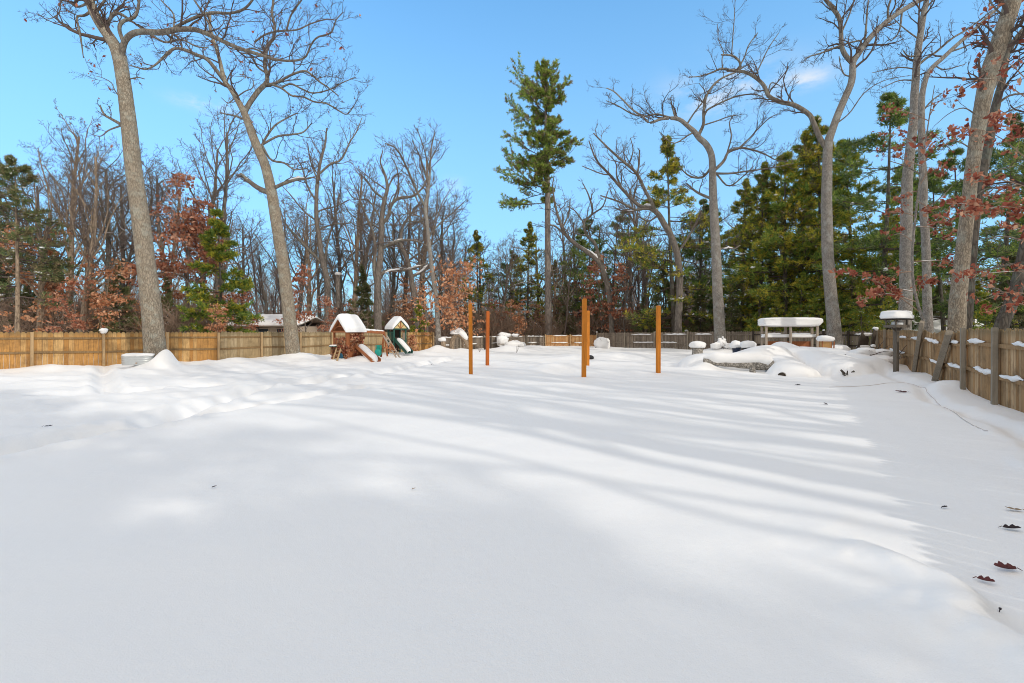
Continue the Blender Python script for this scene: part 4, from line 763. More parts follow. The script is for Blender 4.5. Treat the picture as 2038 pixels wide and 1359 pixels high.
for a in [
 ('olv', 34, 318, 30, 'olive pine with a bare tan trunk at the far left edge behind the fence'), ('olv', -30, 300, 36, 'olive pine cut off by the left edge of the photo'),
 ('fork', 82, 222, 33, 'tall bare tree with spreading purple twigs right of the far left pine'), ('up2', 132, 205, 36, 'bare tan tree whose thin trunk leans left, second from the left edge'),
 ('up2', 158, 275, 31, 'straight tan bare trunk with snow, behind the second fence post from the left'), ('oak2', 216, 196, 38, 'dark bare tree with Y branches, just left of the big leaning oak'),
 ('hem', 238, 520, 33, 'dark bushy hemlock behind the fence, left of the big leaning oak'), ('hem', 105, 500, 42, 'dim hemlock behind the tan bare trunks near the left edge'), ('hem', 332, 555, 36, 'dark hemlock just right of the big leaning oak'), ('hem', -10, 480, 44, 'dark hemlock low at the left edge of the photo'),
 ('fork2', 287, 190, 40, 'tall bare tree rising directly behind the big leaning oak'), ('oak', 345, 235, 46, 'bare tree with purple twigs behind the red-leaved oak'), ('up', 440, 235, 50, 'bare tree with dense upright purple crown right of the red-leaved oak'), ('up', 400, 260, 54, 'bare upright tree showing over the red-leaved oak'),
 ('redoak', 372, 318, 36, 'oak still full of rust-red leaves between the big leaning oak and the bright green spruce'),
 ('brt', 440, 425, 34, 'bright green bushy spruce left of the slim forked oak'),
 ('orng', 440, 610, 30.5, 'low copper-leaved beech in front of the bright green spruce'), ('orng', 195, 520, 31, 'orange-leaved beech behind the fence left of the big leaning oak'), ('orng', 95, 470, 34, 'orange-leaved tree behind the first fence post from the left'), ('redsap', 160, 560, 30, 'red-leaved sapling low behind the second fence post'), ('orng', 330, 520, 39, 'orange-leaved beech low behind the big leaning oak'), 
 ('sap', 510, 425, 42, 'twisted thin bare sapling right of the bright green spruce'), ('sap', 535, 470, 50, 'thin bare sapling showing left of the slim forked oak'), ('redsap', 612, 540, 40, 'red-leaved sapling just right of the slim forked oak'), ('redsap', 640, 595, 38, 'small red-leaved sapling over the fence left of the playset'), ('oak', 590, 330, 58, 'distant bare tree behind the slim forked oak'),
 ('up', 718, 345, 50, 'straight bare trunk with thin crown left of the gnarled bare oak'), ('hem', 718, 530, 46, 'dark hemlock behind the brown-roofed playset'), ('fork2', 690, 400, 60, 'small bare tree far behind the brown-roofed playset'), ('oak', 800, 300, 56, 'bare tree with a dense twiggy crown behind the gnarled bare oak'), ('oak2', 870, 330, 58, 'bare twiggy tree behind the slender orange-leaved tree'), ('fork', 905, 405, 60, 'small bare tree right of the slender orange-leaved tree'),
 ('brt', 836, 600, 41, 'small green spruce beside the green-roofed playhouse'), ('orng', 900, 530, 44, 'orange-leaved beech behind the two left orange posts'), ('shrub', 720, 600, 42, 'brown twiggy shrub behind the brown-roofed playset'), ('shrub', 690, 590, 48, 'brown shrub behind the fence between the slim oak and the playset'), ('shrub', 770, 600, 50, 'brown shrub behind the swing beam'), ('brnsap', 800, 590, 46, 'brown-leaved beech behind the green-roofed playhouse'),
 ('pine', 955, 462, 56, 'mid-sized pine with a tufted top left of the tall pine'), ('fork2', 988, 405, 54, 'bare forked tree left of the tall pine'), ('pine', 1048, 445, 58, 'broad pine directly left of the tall pine trunk'), ('pine2', 1010, 500, 62, 'dim pine behind the forked bare tree'), ('orng', 1035, 600, 50, 'copper-leaved beech over the snowy fence left of the tall pine'), ('redsap', 985, 600, 52, 'red-brown leaved sapling over the snowy fence behind the second orange post'), ('shrub', 940, 610, 52, 'brown shrub behind the fence beside the leftmost orange post'), ('brnsap', 1070, 600, 54, 'brown-leaved beech at the foot of the tall pine'),
 ('pine2', 1142, 470, 58, 'dark pine right of the tall pine, behind the front orange post'), ('pine2', 1178, 440, 62, 'dark pine behind the arching snowy trunk'), ('hem', 1125, 560, 55, 'dark hemlock low right of the tall pine'), ('up', 1128, 390, 66, 'bare tree behind the dark pines right of the tall pine'), ('hem', 1180, 590, 54, 'dark hemlock low behind the pair of orange posts'),
 ('redsap', 1200, 515, 52, 'red-leaved oak sapling right of the front orange post'), ('redsap', 1245, 535, 50, 'red-leaved oak sapling left of the rightmost orange post'), ('brnsap', 1215, 590, 53, 'brown-leaved beech behind the grey fence right of the orange section'), ('sap', 1225, 420, 56, 'thin bare sapling behind the red-leaved saplings'), ('sap', 1262, 400, 54, 'thin bare sapling just left of the rightmost orange post'), ('up', 1290, 345, 60, 'bare tree behind the arching oak'), ('sap', 1285, 460, 48, 'bare leaning sapling behind the rightmost orange post'), ('pine2', 1255, 420, 68, 'thin dim pine among the bare saplings'),
 ('pine', 1342, 275, 44, 'pointed pine with its tip between the arching oak and the pale grey oak'), ('hem', 1320, 520, 46, 'dark hemlock behind the rightmost orange post'), ('pine2', 1385, 400, 48, 'dark pine left of the pale grey oak'), ('hem', 1395, 570, 45, 'dark hemlock low left of the pale grey oak'),
 ('pine', 1475, 362, 46, 'green pine directly right of the pale grey oak'), ('pine2', 1505, 430, 52, 'dark pine behind the left end of the rack'), ('gold', 1540, 395, 44, 'yellow-green pine behind the rack'), ('pine', 1590, 268, 41, 'big pine behind the right half of the rack'), ('gold', 1620, 420, 47, 'golden pine low left of the wide-forked oak'), ('pine', 1640, 240, 40, 'tall pine directly behind the wide-forked oak'), ('hem', 1500, 560, 47, 'dark hemlock low between the pale grey oak and the rack'), ('hem', 1455, 590, 42, 'small dark hemlock at the fence right of the pale grey oak'),
 ('gold', 1700, 285, 38, 'golden-green pine right of the wide-forked oak'), ('pine2', 1757, 200, 34, 'pine with a straight dark trunk between the wide-forked oak and the bird feeder'), ('gold', 1690, 480, 36, 'low yellow pine right of the wide-forked oak'), ('gold', 1740, 560, 40, 'small bright yellow pine left of the bird feeder'), ('gold', 1570, 540, 46, 'low yellow-green pine seen through the rack'),
 ('pine', 1800, 330, 40, 'pine behind the straight pale trunk at the bird feeder'), ('pine2', 1880, 340, 32, 'dark pine between the thin grey trunk and the leaning one'), ('gold', 1935, 560, 30, 'low yellow-green pine behind the leaning grey trunk'), ('pine2', 1985, 240, 27, 'dark pine behind the leaning grey trunk at the right edge'), ('pine2', 2075, 200, 24, 'dark pine at the right edge with branches reaching into the photo'), ('hem', 2010, 500, 25, 'dark hemlock low at the right edge of the photo'), ('hem', 1870, 560, 34, 'dark hemlock behind the sagging fence panel'), ('brt', 1965, 590, 26, 'small bright green spruce behind the big fence post on the right'),
 ('oak', 30, 240, 48, 'bare tree behind the olive pine at the far left'), ('up', 190, 300, 52, 'far bare upright tree between the two tan trunks left of the big oak'), ('fork', 255, 300, 50, 'far bare tree just left of the big leaning oak'), ('up2', 318, 330, 44, 'bare tan tree showing right of the big leaning oak trunk'), ('oak2', 480, 360, 60, 'far bare tree right of the bright green spruce'), ('up', 560, 400, 64, 'far bare thin tree hidden by the slim forked oak'), ('fork', 615, 300, 52, 'bare tree with purple twigs right of the slim forked oak'), ('up', 680, 330, 62, 'far bare tree between the fan-shaped oak and the gnarled oak'), ('oak', 735, 330, 64, 'far bare tree behind the upright trunk left of the gnarled oak'), ('up2', 830, 290, 54, 'pale bare tree behind the dark leaning trunk'), ('oak', 925, 420, 66, 'far low bare tree between the orange-leaved tree and the tufted pine'), ('fork', 1020, 420, 66, 'far bare tree behind the broad pine'), ('oak', 1075, 400, 60, 'bare tree crown spreading behind the tall pine trunk'), ('oak2', 1150, 350, 70, 'far bare tree above the dark pines right of the tall pine'), ('oak', 1210, 370, 72, 'far bare tree behind the arching snow-crusted trunk'), ('up', 1240, 380, 66, 'far thin bare tree left of the arching oak'), ('sap', 1120, 500, 50, 'bare sapling right of the tall pine trunk'), ('sap', 1330, 480, 50, 'bare sapling behind the arching oak trunk'), ('oak', 1500, 300, 56, 'bare tree with fine twigs right of the pale grey oak'), ('up', 1560, 330, 60, 'far bare tree above the yellow-green pine behind the rack'),
 ('pine2', 1430, 420, 55, 'dark pine directly behind the pale grey oak'),  ('gold', 1660, 330, 44, 'golden pine behind the wide-forked oak trunk'),  ('gold', 1780, 420, 44, 'yellow-green pine behind the bird feeder'), ('gold', 1835, 480, 40, 'yellow-green pine low between the two pale trunks'), ('pine2', 1920, 300, 38, 'dark pine behind the thick leaning trunk'), ('pine', 2030, 330, 34, 'green pine at the right edge behind the red leaves'), ('gold', 1600, 560, 50, 'low golden pine behind the right post of the rack'), ('hem', 1345, 580, 48, 'dark hemlock behind the fence between the rightmost orange post and the pale grey oak'), ('hem', 1280, 590, 50, 'dark hemlock low behind the grey fence left of the rightmost orange post'), ('pine', 1180, 520, 66, 'dim green pine low behind the red-leaved saplings'), ('pine', 1100, 520, 66, 'dim green pine behind the tall pine trunk'),
 ('hem', 60, 540, 36, 'dark hemlock behind the first fence post from the left'), ('hem', 175, 560, 38, 'dark hemlock between the two left tan trunks'),  ('orng', 265, 590, 34, 'copper-leaved beech hugging the left side of the big leaning oak'),  ('redsap', 480, 580, 37, 'red-leaved sapling right of the bright green spruce'), ('gold', 1590, 545, 36.5, 'small sunlit yellow pine right behind the rack'), ('gold', 1632, 575, 34, 'small sunlit yellow pine touching the left side of the wide-forked oak'), ('gold', 1712, 560, 31.5, 'small sunlit yellow pine just right of the wide-forked oak'), ('gold', 1770, 590, 28, 'small sunlit yellow pine behind the bird feeder roof'), ('gold', 1540, 590, 37, 'small sunlit yellow pine behind the left post of the rack'), ('gold', 1960, 600, 22, 'small sunlit yellow pine behind the right fence at the big post'), ('orng', 815, 560, 48, 'copper-leaved beech behind the swing beam end'), ('redsap', 690, 600, 50, 'small red-leaved sapling far behind the snowy playset roof'), ('brnsap', 1110, 590, 56, 'brown-leaved beech right of the tall pine trunk'), ('redsap', 1150, 560, 60, 'red-leaved sapling behind the front orange post'), ('brnsap', 1270, 600, 54, 'brown-leaved beech behind the fence left of the rightmost orange post'), ('brnsap', 1330, 620, 45, 'brown-leaved beech low right of the rightmost orange post'),
 ('fork2', 50, 260, 40, 'bare tree behind the first fence post from the left'), ('oak', 110, 250, 44, 'bare spreading tree between the far left pine and the tan trunks'), ('fork', 178, 240, 42, 'bare tree close behind the straight tan trunk'), ('oak2', 245, 240, 46, 'dark bare tree whose crown shows left of the big oak trunk'), ('oak', 420, 330, 48, 'bare tree behind the bright green spruce tip'), ('fork2', 530, 400, 56, 'low bare tree in the gap left of the slim forked oak'), ('oak', 640, 380, 56, 'bare tree behind the fan-shaped oak'), ('up2', 700, 300, 54, 'tan bare tree between the fan-shaped oak and the gnarled oak'), ('oak2', 780, 320, 52, 'dark bare tree tangled behind the gnarled bare oak'), ('oak', 850, 360, 50, 'bare tree tangled behind the slender orange-leaved tree'), ('fork2', 890, 340, 54, 'bare tree reaching right from behind the slender orange-leaved tree'), ('oak2', 960, 430, 58, 'dark bare tree behind the tufted pine'), ('fork', 1105, 420, 56, 'bare tree just right of the tall pine trunk'), ('oak', 1260, 350, 58, 'bare tree filling the space left of the arching oak'), ('fork2', 1320, 360, 54, 'bare tree behind the bend of the arching oak'), ('oak', 1400, 330, 52, 'bare tree behind the pale grey oak trunk'), ('pine', 1510, 330, 42, 'full pine right of the pale grey oak in front of the darker ones'), ('gold', 1565, 300, 39.5, 'full yellow-green pine rising behind the rack'), 
 ]: put(*a)

# red-leaved oak reaching over the right-hand fence: long level branches
def leafy(name, label, base, Z, stem, brs, seed, leaf='red', n=26):
    rng = np.random.default_rng(seed); b = P(base[0], base[1], Z); root = thing(name, label, 'tree', b, group='trees still holding dead leaves'); tk, tw, lg = Geo(), Geo(), Geo()
    p = smooth_path(np.array([P(a, c, Z) for a, c, d in stem]) - b, 14); tk.tubes(p, np.interp(np.linspace(0, 1, 14), np.linspace(0, 1, len(stem)), [d / F * Z / 2 for a, c, d in stem]), 8)
    q = []
    for (sx, sy), (ex, ey), dz, dens in brs:
        a, e = P(sx, sy, Z) - b, P(ex, ey, Z) - b; e[1] += dz; L = np.linalg.norm(e - a)
        mid = (a + e) / 2 + np.array([0, 0, .12 * L]) + rng.normal(size=3) * .06 * L
        pp = smooth_path([a, mid, e], 9)[None]; r = np.linspace(.022, .006, 9)[None]; tw.tubes(pp, r, 4)
        S, D, LL, rr = kids(pp, r, max(3, int(5 * L)), .15, 1, .4, 1.0, min(.5, .55 / L), .6, rng, .05, .004, flat=.4); p2, r2 = grow(S, D, LL, rr, 5, .2, .02, rng); tw.tubes(p2, r2, 3)
        k = rng.integers(0, len(p2), int(n * L * dens * .62)); t = rng.integers(2, 5, len(k)); c = p2[k, t]
        c = np.repeat(c, 3, 0) + .07 * rng.normal(size=(len(k) * 3, 3)); q.append(c)
    lg.leaves(np.concatenate(q), .10, rng, droop=.6); tk.build('trunk', M['greybark'], root); tw.build('crown', M['twigb'], root); lg.build('leaves', M[leaf], root)
leafy('oak_sapling', 'red-leaved oak sapling behind the bird feeder, its level branches crossing the grey trunks', (1842, 665), 18.5,
  [(1842, 690, 7), (1838, 640, 6), (1822, 590, 5), (1815, 520, 4.5), (1822, 430, 4), (1835, 330, 3), (1850, 230, 2), (1860, 170, 1.2)],
  [((1830, 620), (1672, 535), .3, .8), ((1822, 600), (1700, 598), -.3, .9), ((1820, 580), (1735, 600), .5, .9), ((1815, 540), (1765, 560), .2, .8), ((1816, 480), (1772, 470), .2, .7), ((1820, 430), (1760, 425), -.2, .6), ((1826, 400), (1880, 445), .2, 1.0), ((1822, 450), (1900, 470), -.3, .8), ((1818, 520), (1905, 540), -.4, 1.1), ((1818, 560), (1870, 560), .3, 1.0), ((1835, 330), (1765, 300), .3, .6), ((1838, 300), (1745, 275), -.2, .5), ((1845, 260), (1900, 290), .2, .6), ((1848, 240), (1775, 215), .3, .5), ((1830, 370), (1900, 330), .3, .6), ((1850, 230), (1885, 190), .2, .4), ((1830, 380), (1790, 395), .2, .7), ((1822, 600), (1850, 560), .3, .7)], 71)
leafy('oak_sapling', 'red-leaved oak branches at the right edge in front of the leaning grey trunk', (2090, 665), 15.0,
  [(2090, 720, 9), (2085, 600, 8), (2075, 480, 7), (2065, 380, 5), (2055, 250, 3.5), (2045, 150, 2)],
  [((2075, 480), (1900, 400), .3, .9), ((2070, 430), (1880, 430), -.2, .8), ((2075, 460), (1950, 410), .4, .9), ((2065, 380), (1930, 360), .2, .7), ((2060, 330), (1905, 245), .2, .9), ((2058, 300), (1960, 255), -.3, .8), ((2055, 250), (1985, 225), .2, .7), ((2080, 540), (1905, 550), .3, .7), ((2083, 590), (1960, 600), .2, .5), ((2078, 500), (1990, 455), -.3, .8), ((2050, 200), (1960, 150), .2, .35), ((2045, 160), (1990, 110), .2, .3), ((2085, 620), (1985, 620), .3, .6)], 72)

# ------------------------------------------------------------------ stuff: the far wood, the brush, and the neighbouring wood outside the frame
def far_wood():
    rng = np.random.default_rng(81); g = Geo(); vs = []
    for s in range(3):
        t = Geo(); p, r = grow([[0, 0, -.3]], [[0, 0, 1]], 12, .2, 9, .05, .05, rng, .2); t.tubes(p, r, 5)
        S, D, L, rr = kids(p, r, 12, .25, 1, .4, .95, .5, .55, rng, .2, .03); p1, r1 = grow(S, D, L, rr, 6, .15, .05, rng); t.tubes(p1, r1, 3)
        S, D, L, rr = kids(p1, r1, 8, .15, 1, .4, 1, .5, .6, rng, .15, .022); p1, r1 = grow(S, D, L, rr, 5, .2, .03, rng); t.tubes(p1, r1, 3)
        S, D, L, rr = kids(p1, r1, 4, .2, 1, .4, 1, .5, .7, rng, .1, .018); p1, r1 = grow(S, D, L, rr, 4, .2, .03, rng); t.tubes(p1, r1, 3); vs.append(t)
    for kx in range(430):
        Z = rng.uniform(60, 112); x = PX(rng.uniform(-160, 2200), Z); s = rng.uniform(.55, 1.05); t = vs[rng.integers(3)]; a = rng.uniform(0, 6.28)
        v = np.concatenate(t.v) * s; v = np.stack([v[:, 0] * math.cos(a) - v[:, 1] * math.sin(a) + x, v[:, 0] * math.sin(a) + v[:, 1] * math.cos(a) + Z, v[:, 2]], -1)
        f = np.concatenate([q[0] for q in t.f]); g.add(v, f)
    return g
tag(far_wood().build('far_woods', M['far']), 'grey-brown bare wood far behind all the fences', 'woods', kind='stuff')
def brush():
    rng = np.random.default_rng(83); g = Geo(); t = Geo()
    p, r = grow(np.concatenate([rng.uniform(-.5, .5, (14, 2)), np.full((14, 1), -.2)], 1), np.concatenate([rng.normal(size=(14, 2)) * .35, np.ones((14, 1))], 1), 2.2, .014, 6, .12, .02, rng); t.tubes(p, r, 3)
    S, D, L, rr = kids(p, r, 9, .2, 1, .4, .9, .4, .7, rng, .2, .008); p, r = grow(S, D, L, rr, 4, .2, .02, rng); t.tubes(p, r, 3)
    S, D, L, rr = kids(p, r, 4, .2, 1, .4, .9, .5, .8, rng, .1, .007); p, r = grow(S, D, L, rr, 3, .2, .02, rng); t.tubes(p, r, 3)
    V = np.concatenate(t.v); Fq = np.concatenate([q[0] for q in t.f])
    for kx in range(620):
        Z = rng.uniform(52, 66); px = rng.uniform(-100, 1500); x = PX(px, Z)
        if px < 420: Z = rng.uniform(34, 50); x = PX(px, Z)
        if 455 < px < 650 and Z < 58: continue
        s = rng.uniform(.8, 2.1); a = rng.uniform(0, 6.28); v = V * s
        g.add(np.stack([v[:, 0] * math.cos(a) - v[:, 1] * math.sin(a) + x, v[:, 0] * math.sin(a) + v[:, 1] * math.cos(a) + Z, v[:, 2]], -1), Fq)
    return g
tag(brush().build('undergrowth', M['twigb']), 'brown twiggy undergrowth behind the fences', 'undergrowth', kind='stuff')
def side_wood():                                     # outside the frame on the right and behind the camera: its shadows cross the yard
    rng = np.random.default_rng(87); g = Geo()
    for (x, y, k, s) in SIDE:
        for ch in PROTO[k].children:
            if ch.name.split('.')[0] == 'leaves' or (ch.name.startswith('crown') and k in ('fork', 'fork2', 'up', 'up2') and math.hypot(x, y) < 21): continue
            me = ch.data; V = np.empty(len(me.vertices) * 3, np.float32); me.vertices.foreach_get('co', V); V = V.reshape(-1, 3) * s; a = rng.uniform(0, 6.28)
            V = np.stack([V[:, 0] * math.cos(a) - V[:, 1] * math.sin(a) + x, V[:, 0] * math.sin(a) + V[:, 1] * math.cos(a) + y, V[:, 2]], -1)
            idx = np.empty(len(me.loops), np.int32); me.loops.foreach_get('vertex_index', idx); lt = np.empty(len(me.polygons), np.int32); me.polygons.foreach_get('loop_total', lt); ls = np.empty(len(me.polygons), np.int32); me.polygons.foreach_get('loop_start', ls)
            o = 0; m = 1 if ch.name.startswith('crown') and k in ('pine', 'pine2', 'gold', 'hem') else 0
            first = True
            for n in (3, 4):
                w_ = ls[lt == n]
                if len(w_):
                    f = idx[w_[:, None] + np.arange(n)[None]]
                    if first: g.add(V, f, m); first = False
                    else: g.f.append((f + (g.n - len(V)), m, True))
    return g
tag(side_wood().build('side_woods', [M['snowbark'], M['pine']]), 'wood outside the right-hand fence and behind the viewer', 'woods', kind='stuff')
# ================================================================== FENCES
def fence(label, posts, mats, top=None, height_jit=.015, lean=None, seed=0, rails=(.19, .60), snow=0.0, bw=.14, mats_bay=None, posttop=.05, skip_post=(), snowy_rails=(), gaps=.006):
    """posts: (x, y, ground z, top z). Boards stand behind the rails, posts in front; all of it one fence, each bay's boards one part"""
    rng = np.random.default_rng(seed); o = np.array([posts[0][0], posts[0][1], 0.]); root = thing('wooden_fence', label, 'fence', o)
    for k in range(len(posts) - 1):
        a, b = np.array(posts[k][:2]), np.array(posts[k + 1][:2]); L = np.linalg.norm(b - a); u = (b - a) / L; n = np.array([u[1], -u[0]])
        if n @ (-a) < 0: n = -n
        az = math.atan2(u[1], u[0]); sh, sag = (lean or {}).get(k, (0, 0))
        g = Geo(); nb = max(1, int(round(L / bw))); w_ = L / nb
        for i in range(nb):
            t = (i + .5) / nb; c = a + u * t * L - n * .07 - o[:2]
            zt = posts[k][3] * (1 - t) + posts[k + 1][3] * t + rng.normal() * height_jit - sag * math.sin(t * math.pi); zb = min(posts[k][2] * (1 - t) + posts[k + 1][2] * t, gz(*(c + o[:2]))) - .12
            hw = w_ / 2 - gaps; e = rng.normal() * .004 + sh; th = .022
            prof = [(-hw, zb), (hw, zb), (hw + e, zt - .055), (hw * .35 + e, zt), (-hw * .35 + e, zt), (-hw + e, zt - .055)]
            V, N = [], []
            for dn in (-th / 2, th / 2):
                for px_, pz in prof: q = c + u * px_ + n * (dn + rng.normal() * .001); V.append((q[0], q[1], pz))
            m = len(prof); base = g.n; g.v.append(np.array(V)); g.n += 2 * m
            g.f.append((np.array([[base + j for j in range(m)]]), 0, False)); g.f.append((np.array([[base + m + j for j in range(m)][::-1]]), 0, False))
            g.f.append((np.array([[base + j, base + m + j, base + m + (j + 1) % m, base + (j + 1) % m] for j in range(m)]), 0, False))
        mt = (mats_bay or {}).get(k, mats)
        g.build('board_panel', M[mt[0]], root)
        for fr in rails:
            q = []
            for end in (0, 1):
                pz = posts[k + end]; z = pz[3] - fr * (pz[3] - pz[2]) - (sag * 1.2 if end == (1 if sag > 0 else 0) and sag else 0); p = (a if end == 0 else b) - n * .033 - o[:2]; q.append(np.array([p[0], p[1], z]))
            rg = Geo(); rg.beam(q[0], q[1], .045, .085); rg.build('rail', M[mt[1]], root)
            if snow and rng.random() < snow or (k, fr) in snowy_rails:
                sg = Geo(); ns = 1 + int(rng.random() < .3)
                for s_ in range(ns):
                    t0 = rng.uniform(.02, .45); t1 = min(.98, t0 + rng.uniform(.35, .7)); t = np.linspace(t0, t1, 9)[:, None]; pp = q[0] * (1 - t) + q[1] * t + np.array([n[0] * .02, n[1] * .02, .06]); pp[:, 2] += .012 * rng.normal(size=9)
                    sg.tubes(pp, np.array([.008, .03, .046, .04, .055, .043, .05, .035, .008]) * rng.uniform(.65, 1.4, 9), 8)
                sg.build('snow', M['snow'], root)
    for k, (x, y, z0, z1) in enumerate(posts):
        if k in skip_post: continue
        j = min(k, len(posts) - 2); a, b = np.array(posts[j][:2]), np.array(posts[j + 1][:2]); u = (b - a) / np.linalg.norm(b - a); n = np.array([u[1], -u[0]])
        if n @ (-a) < 0: n = -n
        pg = Geo(); p = np.array([x, y]) + n * .045 - o[:2]; zt = z1 + posttop + rng.normal() * .02; dx = rng.normal(size=2) * .012
        pg.beam((p[0], p[1], z0 - .3), (p[0] + dx[0], p[1] + dx[1], zt), .10, .10, side=(u[0], u[1], 0)); pg.build('post', M[(mats_bay or {}).get(min(k, len(posts) - 2), mats)[2]], root, bevel=.008)
        if snow and rng.random() < snow * .3:
            sg = Geo(); sg.ell((p[0], p[1], zt + .03), (.075, .075, .05), 2.4, 6, 10, seed=k, rough=.2); sg.build('snow', M['snow'], root)
    return root, o
def on_line(px, A, B):                               # where the sight line of a column meets the line A-B on the ground
    d = np.array([(px - HX) / F, 1.0]); u = np.array(B) - np.array(A); t = (A[0] * d[1] - A[1] * d[0]) / (d[0] * u[1] - d[1] * u[0]); return np.array(A) + u * t
LA, LB = (-20.3, 20.4), (-6.2, 38.0)
lp = [on_line(q, LA, LB) for q in (63, 206, 333, 434, 520, 597, 660, 714, 765, 812, 862)]
st_ = (lp[0] - lp[1]); lp = [lp[0] + st_ * 2.2, lp[0] + st_ * 1.1] + lp
def gp(p, z1): return (p[0], p[1], gz(*p) if True else 0, z1)
r1, o1 = fence('long honey-brown board fence with notched tops along the left side of the yard', [gp(p, 1.545 - .012 * k * .6) for k, p in enumerate(lp)], ('fence', 'raildark', 'posthoney'), seed=1, gaps=.004, bw=.165, height_jit=.02, posttop=-.02, mats_bay={**{q: ('fencepale', 'raildark', 'posthoney') for q in range(5, 11)}, 12: ('fence', 'raildark', 'posthoney'), 11: ('fence', 'raildark', 'posthoney')})
sg = Geo(); p = lp[3]; sg.ell((p[0] - o1[0] + .05, p[1] - o1[1] - .05, 1.58), (.17, .14, .12), 2.2, 8, 12, rough=.3); sg.build('snow', M['snow'], r1)
BL, BR = np.array([3.25, 47.0]), np.array([8.2, 47.0])
bp = [lp[-1] + (BL - lp[-1]) * t for t in np.linspace(0, 1, 6)]
fence('grey weathered board fence with snow along its rails, left of the orange section', [(p[0], p[1], gz(*p) - .05, 1.12 - .04 * (k % 2)) for k, p in enumerate(bp)], ('fencegrey', 'fencegrey', 'postgrey'), seed=2, snow=.95, rails=(.12, .62), skip_post=(5,))
bp = [BL + (BR - BL) * t for t in (0, .49, 1)]
fence('short newer orange-brown fence section with snow on its rails in the far middle', [(p[0], p[1], gz(*p) - .1, 1.14) for p in bp], ('fencegold', 'fencegold', 'posthoney'), seed=3, snow=1.0, rails=(.1, .66))
pl_ = Geo(); 
CR = np.array([21.6, 29.0])
bp = [BR + np.array([.1, -.05])] + [on_line(q, BR, CR) for q in (1244, 1303, 1369, 1432, 1500, 1570, 1640, 1690, 1741)]
fence('weathered grey-brown board fence across the back right behind the rack', [(p[0], p[1], gz(*p) - .05, 1.35 + .18 * min(1, k / 5)) for k, p in enumerate(bp)], ('fencegrey', 'fencegrey', 'postgrey'), seed=4, snow=.6, rails=(.16, .62), gaps=.012, mats_bay={5: ('fencegrey', 'postdark', 'postdark'), 6: ('fencegrey', 'postdark', 'postdark'), 7: ('fencegrey', 'postdark', 'postdark'), 8: ('fencegrey', 'postdark', 'postdark')})
zs_ = [29.0, 26.7, 24.4, 21.8, 19.2, 16.7, 14.6, 12.5, 10.45, 8.4, 6.35, 4.3, 2.2, .1, -2, -4, -6]
rp = [(RF(z), z) for z in zs_]
r4, o4 = fence('tall brown board fence on the right, sagging in the middle with leaning posts', [(p[0], p[1], gz(*p) - .03, 1.6 + (.03 if k > 6 else 0) - .012 * k % 2 * .02) for k, p in enumerate(rp)], ('fenceold', 'fenceold', 'postgrey'), seed=5, snow=.45, rails=(.22, .63), skip_post=(4, 5, 6), lean={4: (-.05, .03), 5: (-.16, .10), 6: (-.10, .08)}, posttop=.03, snowy_rails=((5, .22), (5, .63), (6, .63), (4, .22), (7, .63), (8, .63)))
for (bx, by, bZ), (tx, ty, tZ), wd in [((1819, 741, 17.7), (1835, 640, 16.6), .15), ((1862, 752, 14.9), (1889, 662, 13.5), .19)]:
    g = Geo(); a, b = P(bx, by, bZ), P(tx, ty, tZ); d = norm(a - b); g.beam(a + d * .35 - o4, b - o4, wd, wd * .8, side=(.5, -.86, 0)); g.build('leaning_post', M['postgrey'], r4, bevel=.01)

# ================================================================== ORANGE POSTS
for px, by, ty, Zp_, mt, lab in [(937, 744, 604, 17.7, 'cedar', 'leftmost orange square post standing alone in the snow'), (970, 729, 619, 21.4, 'cedarred', 'redder short post just right of the leftmost orange post'), (1162, 752, 594, 16.3, 'cedar', 'tallest orange post, the front one of the overlapping pair'), (1169.5, 727, 618, 22.0, 'cedar', 'orange post half hidden behind the tallest front one'), (1310, 745, 608, 17.5, 'cedar', 'orange post with rounded top, rightmost of the five, before the grey fence')]:
    b = P(px, by, Zp_); x, y = b[0], b[1]; z0 = gz(x, y); h = CH - (ty - HY) / F * Zp_ - z0
    g = Geo(); s = .066
    prof = [(-s, -.4), (s, -.4), (s, h - .03), (s * .55, h), (-s * .55, h), (-s, h - .03)]
    g.prism(prof, -s, s); rt = g.build('wooden_post', M[mt], None, bevel=.008); rt.location = (x, y, z0); rt.rotation_euler = (R(.3), R(-.4 if px < 960 else .3 if px < 1200 else 0), R(12 if px != 970 else 25))
    tag(rt, lab, 'post', 'orange posts standing in the yard')

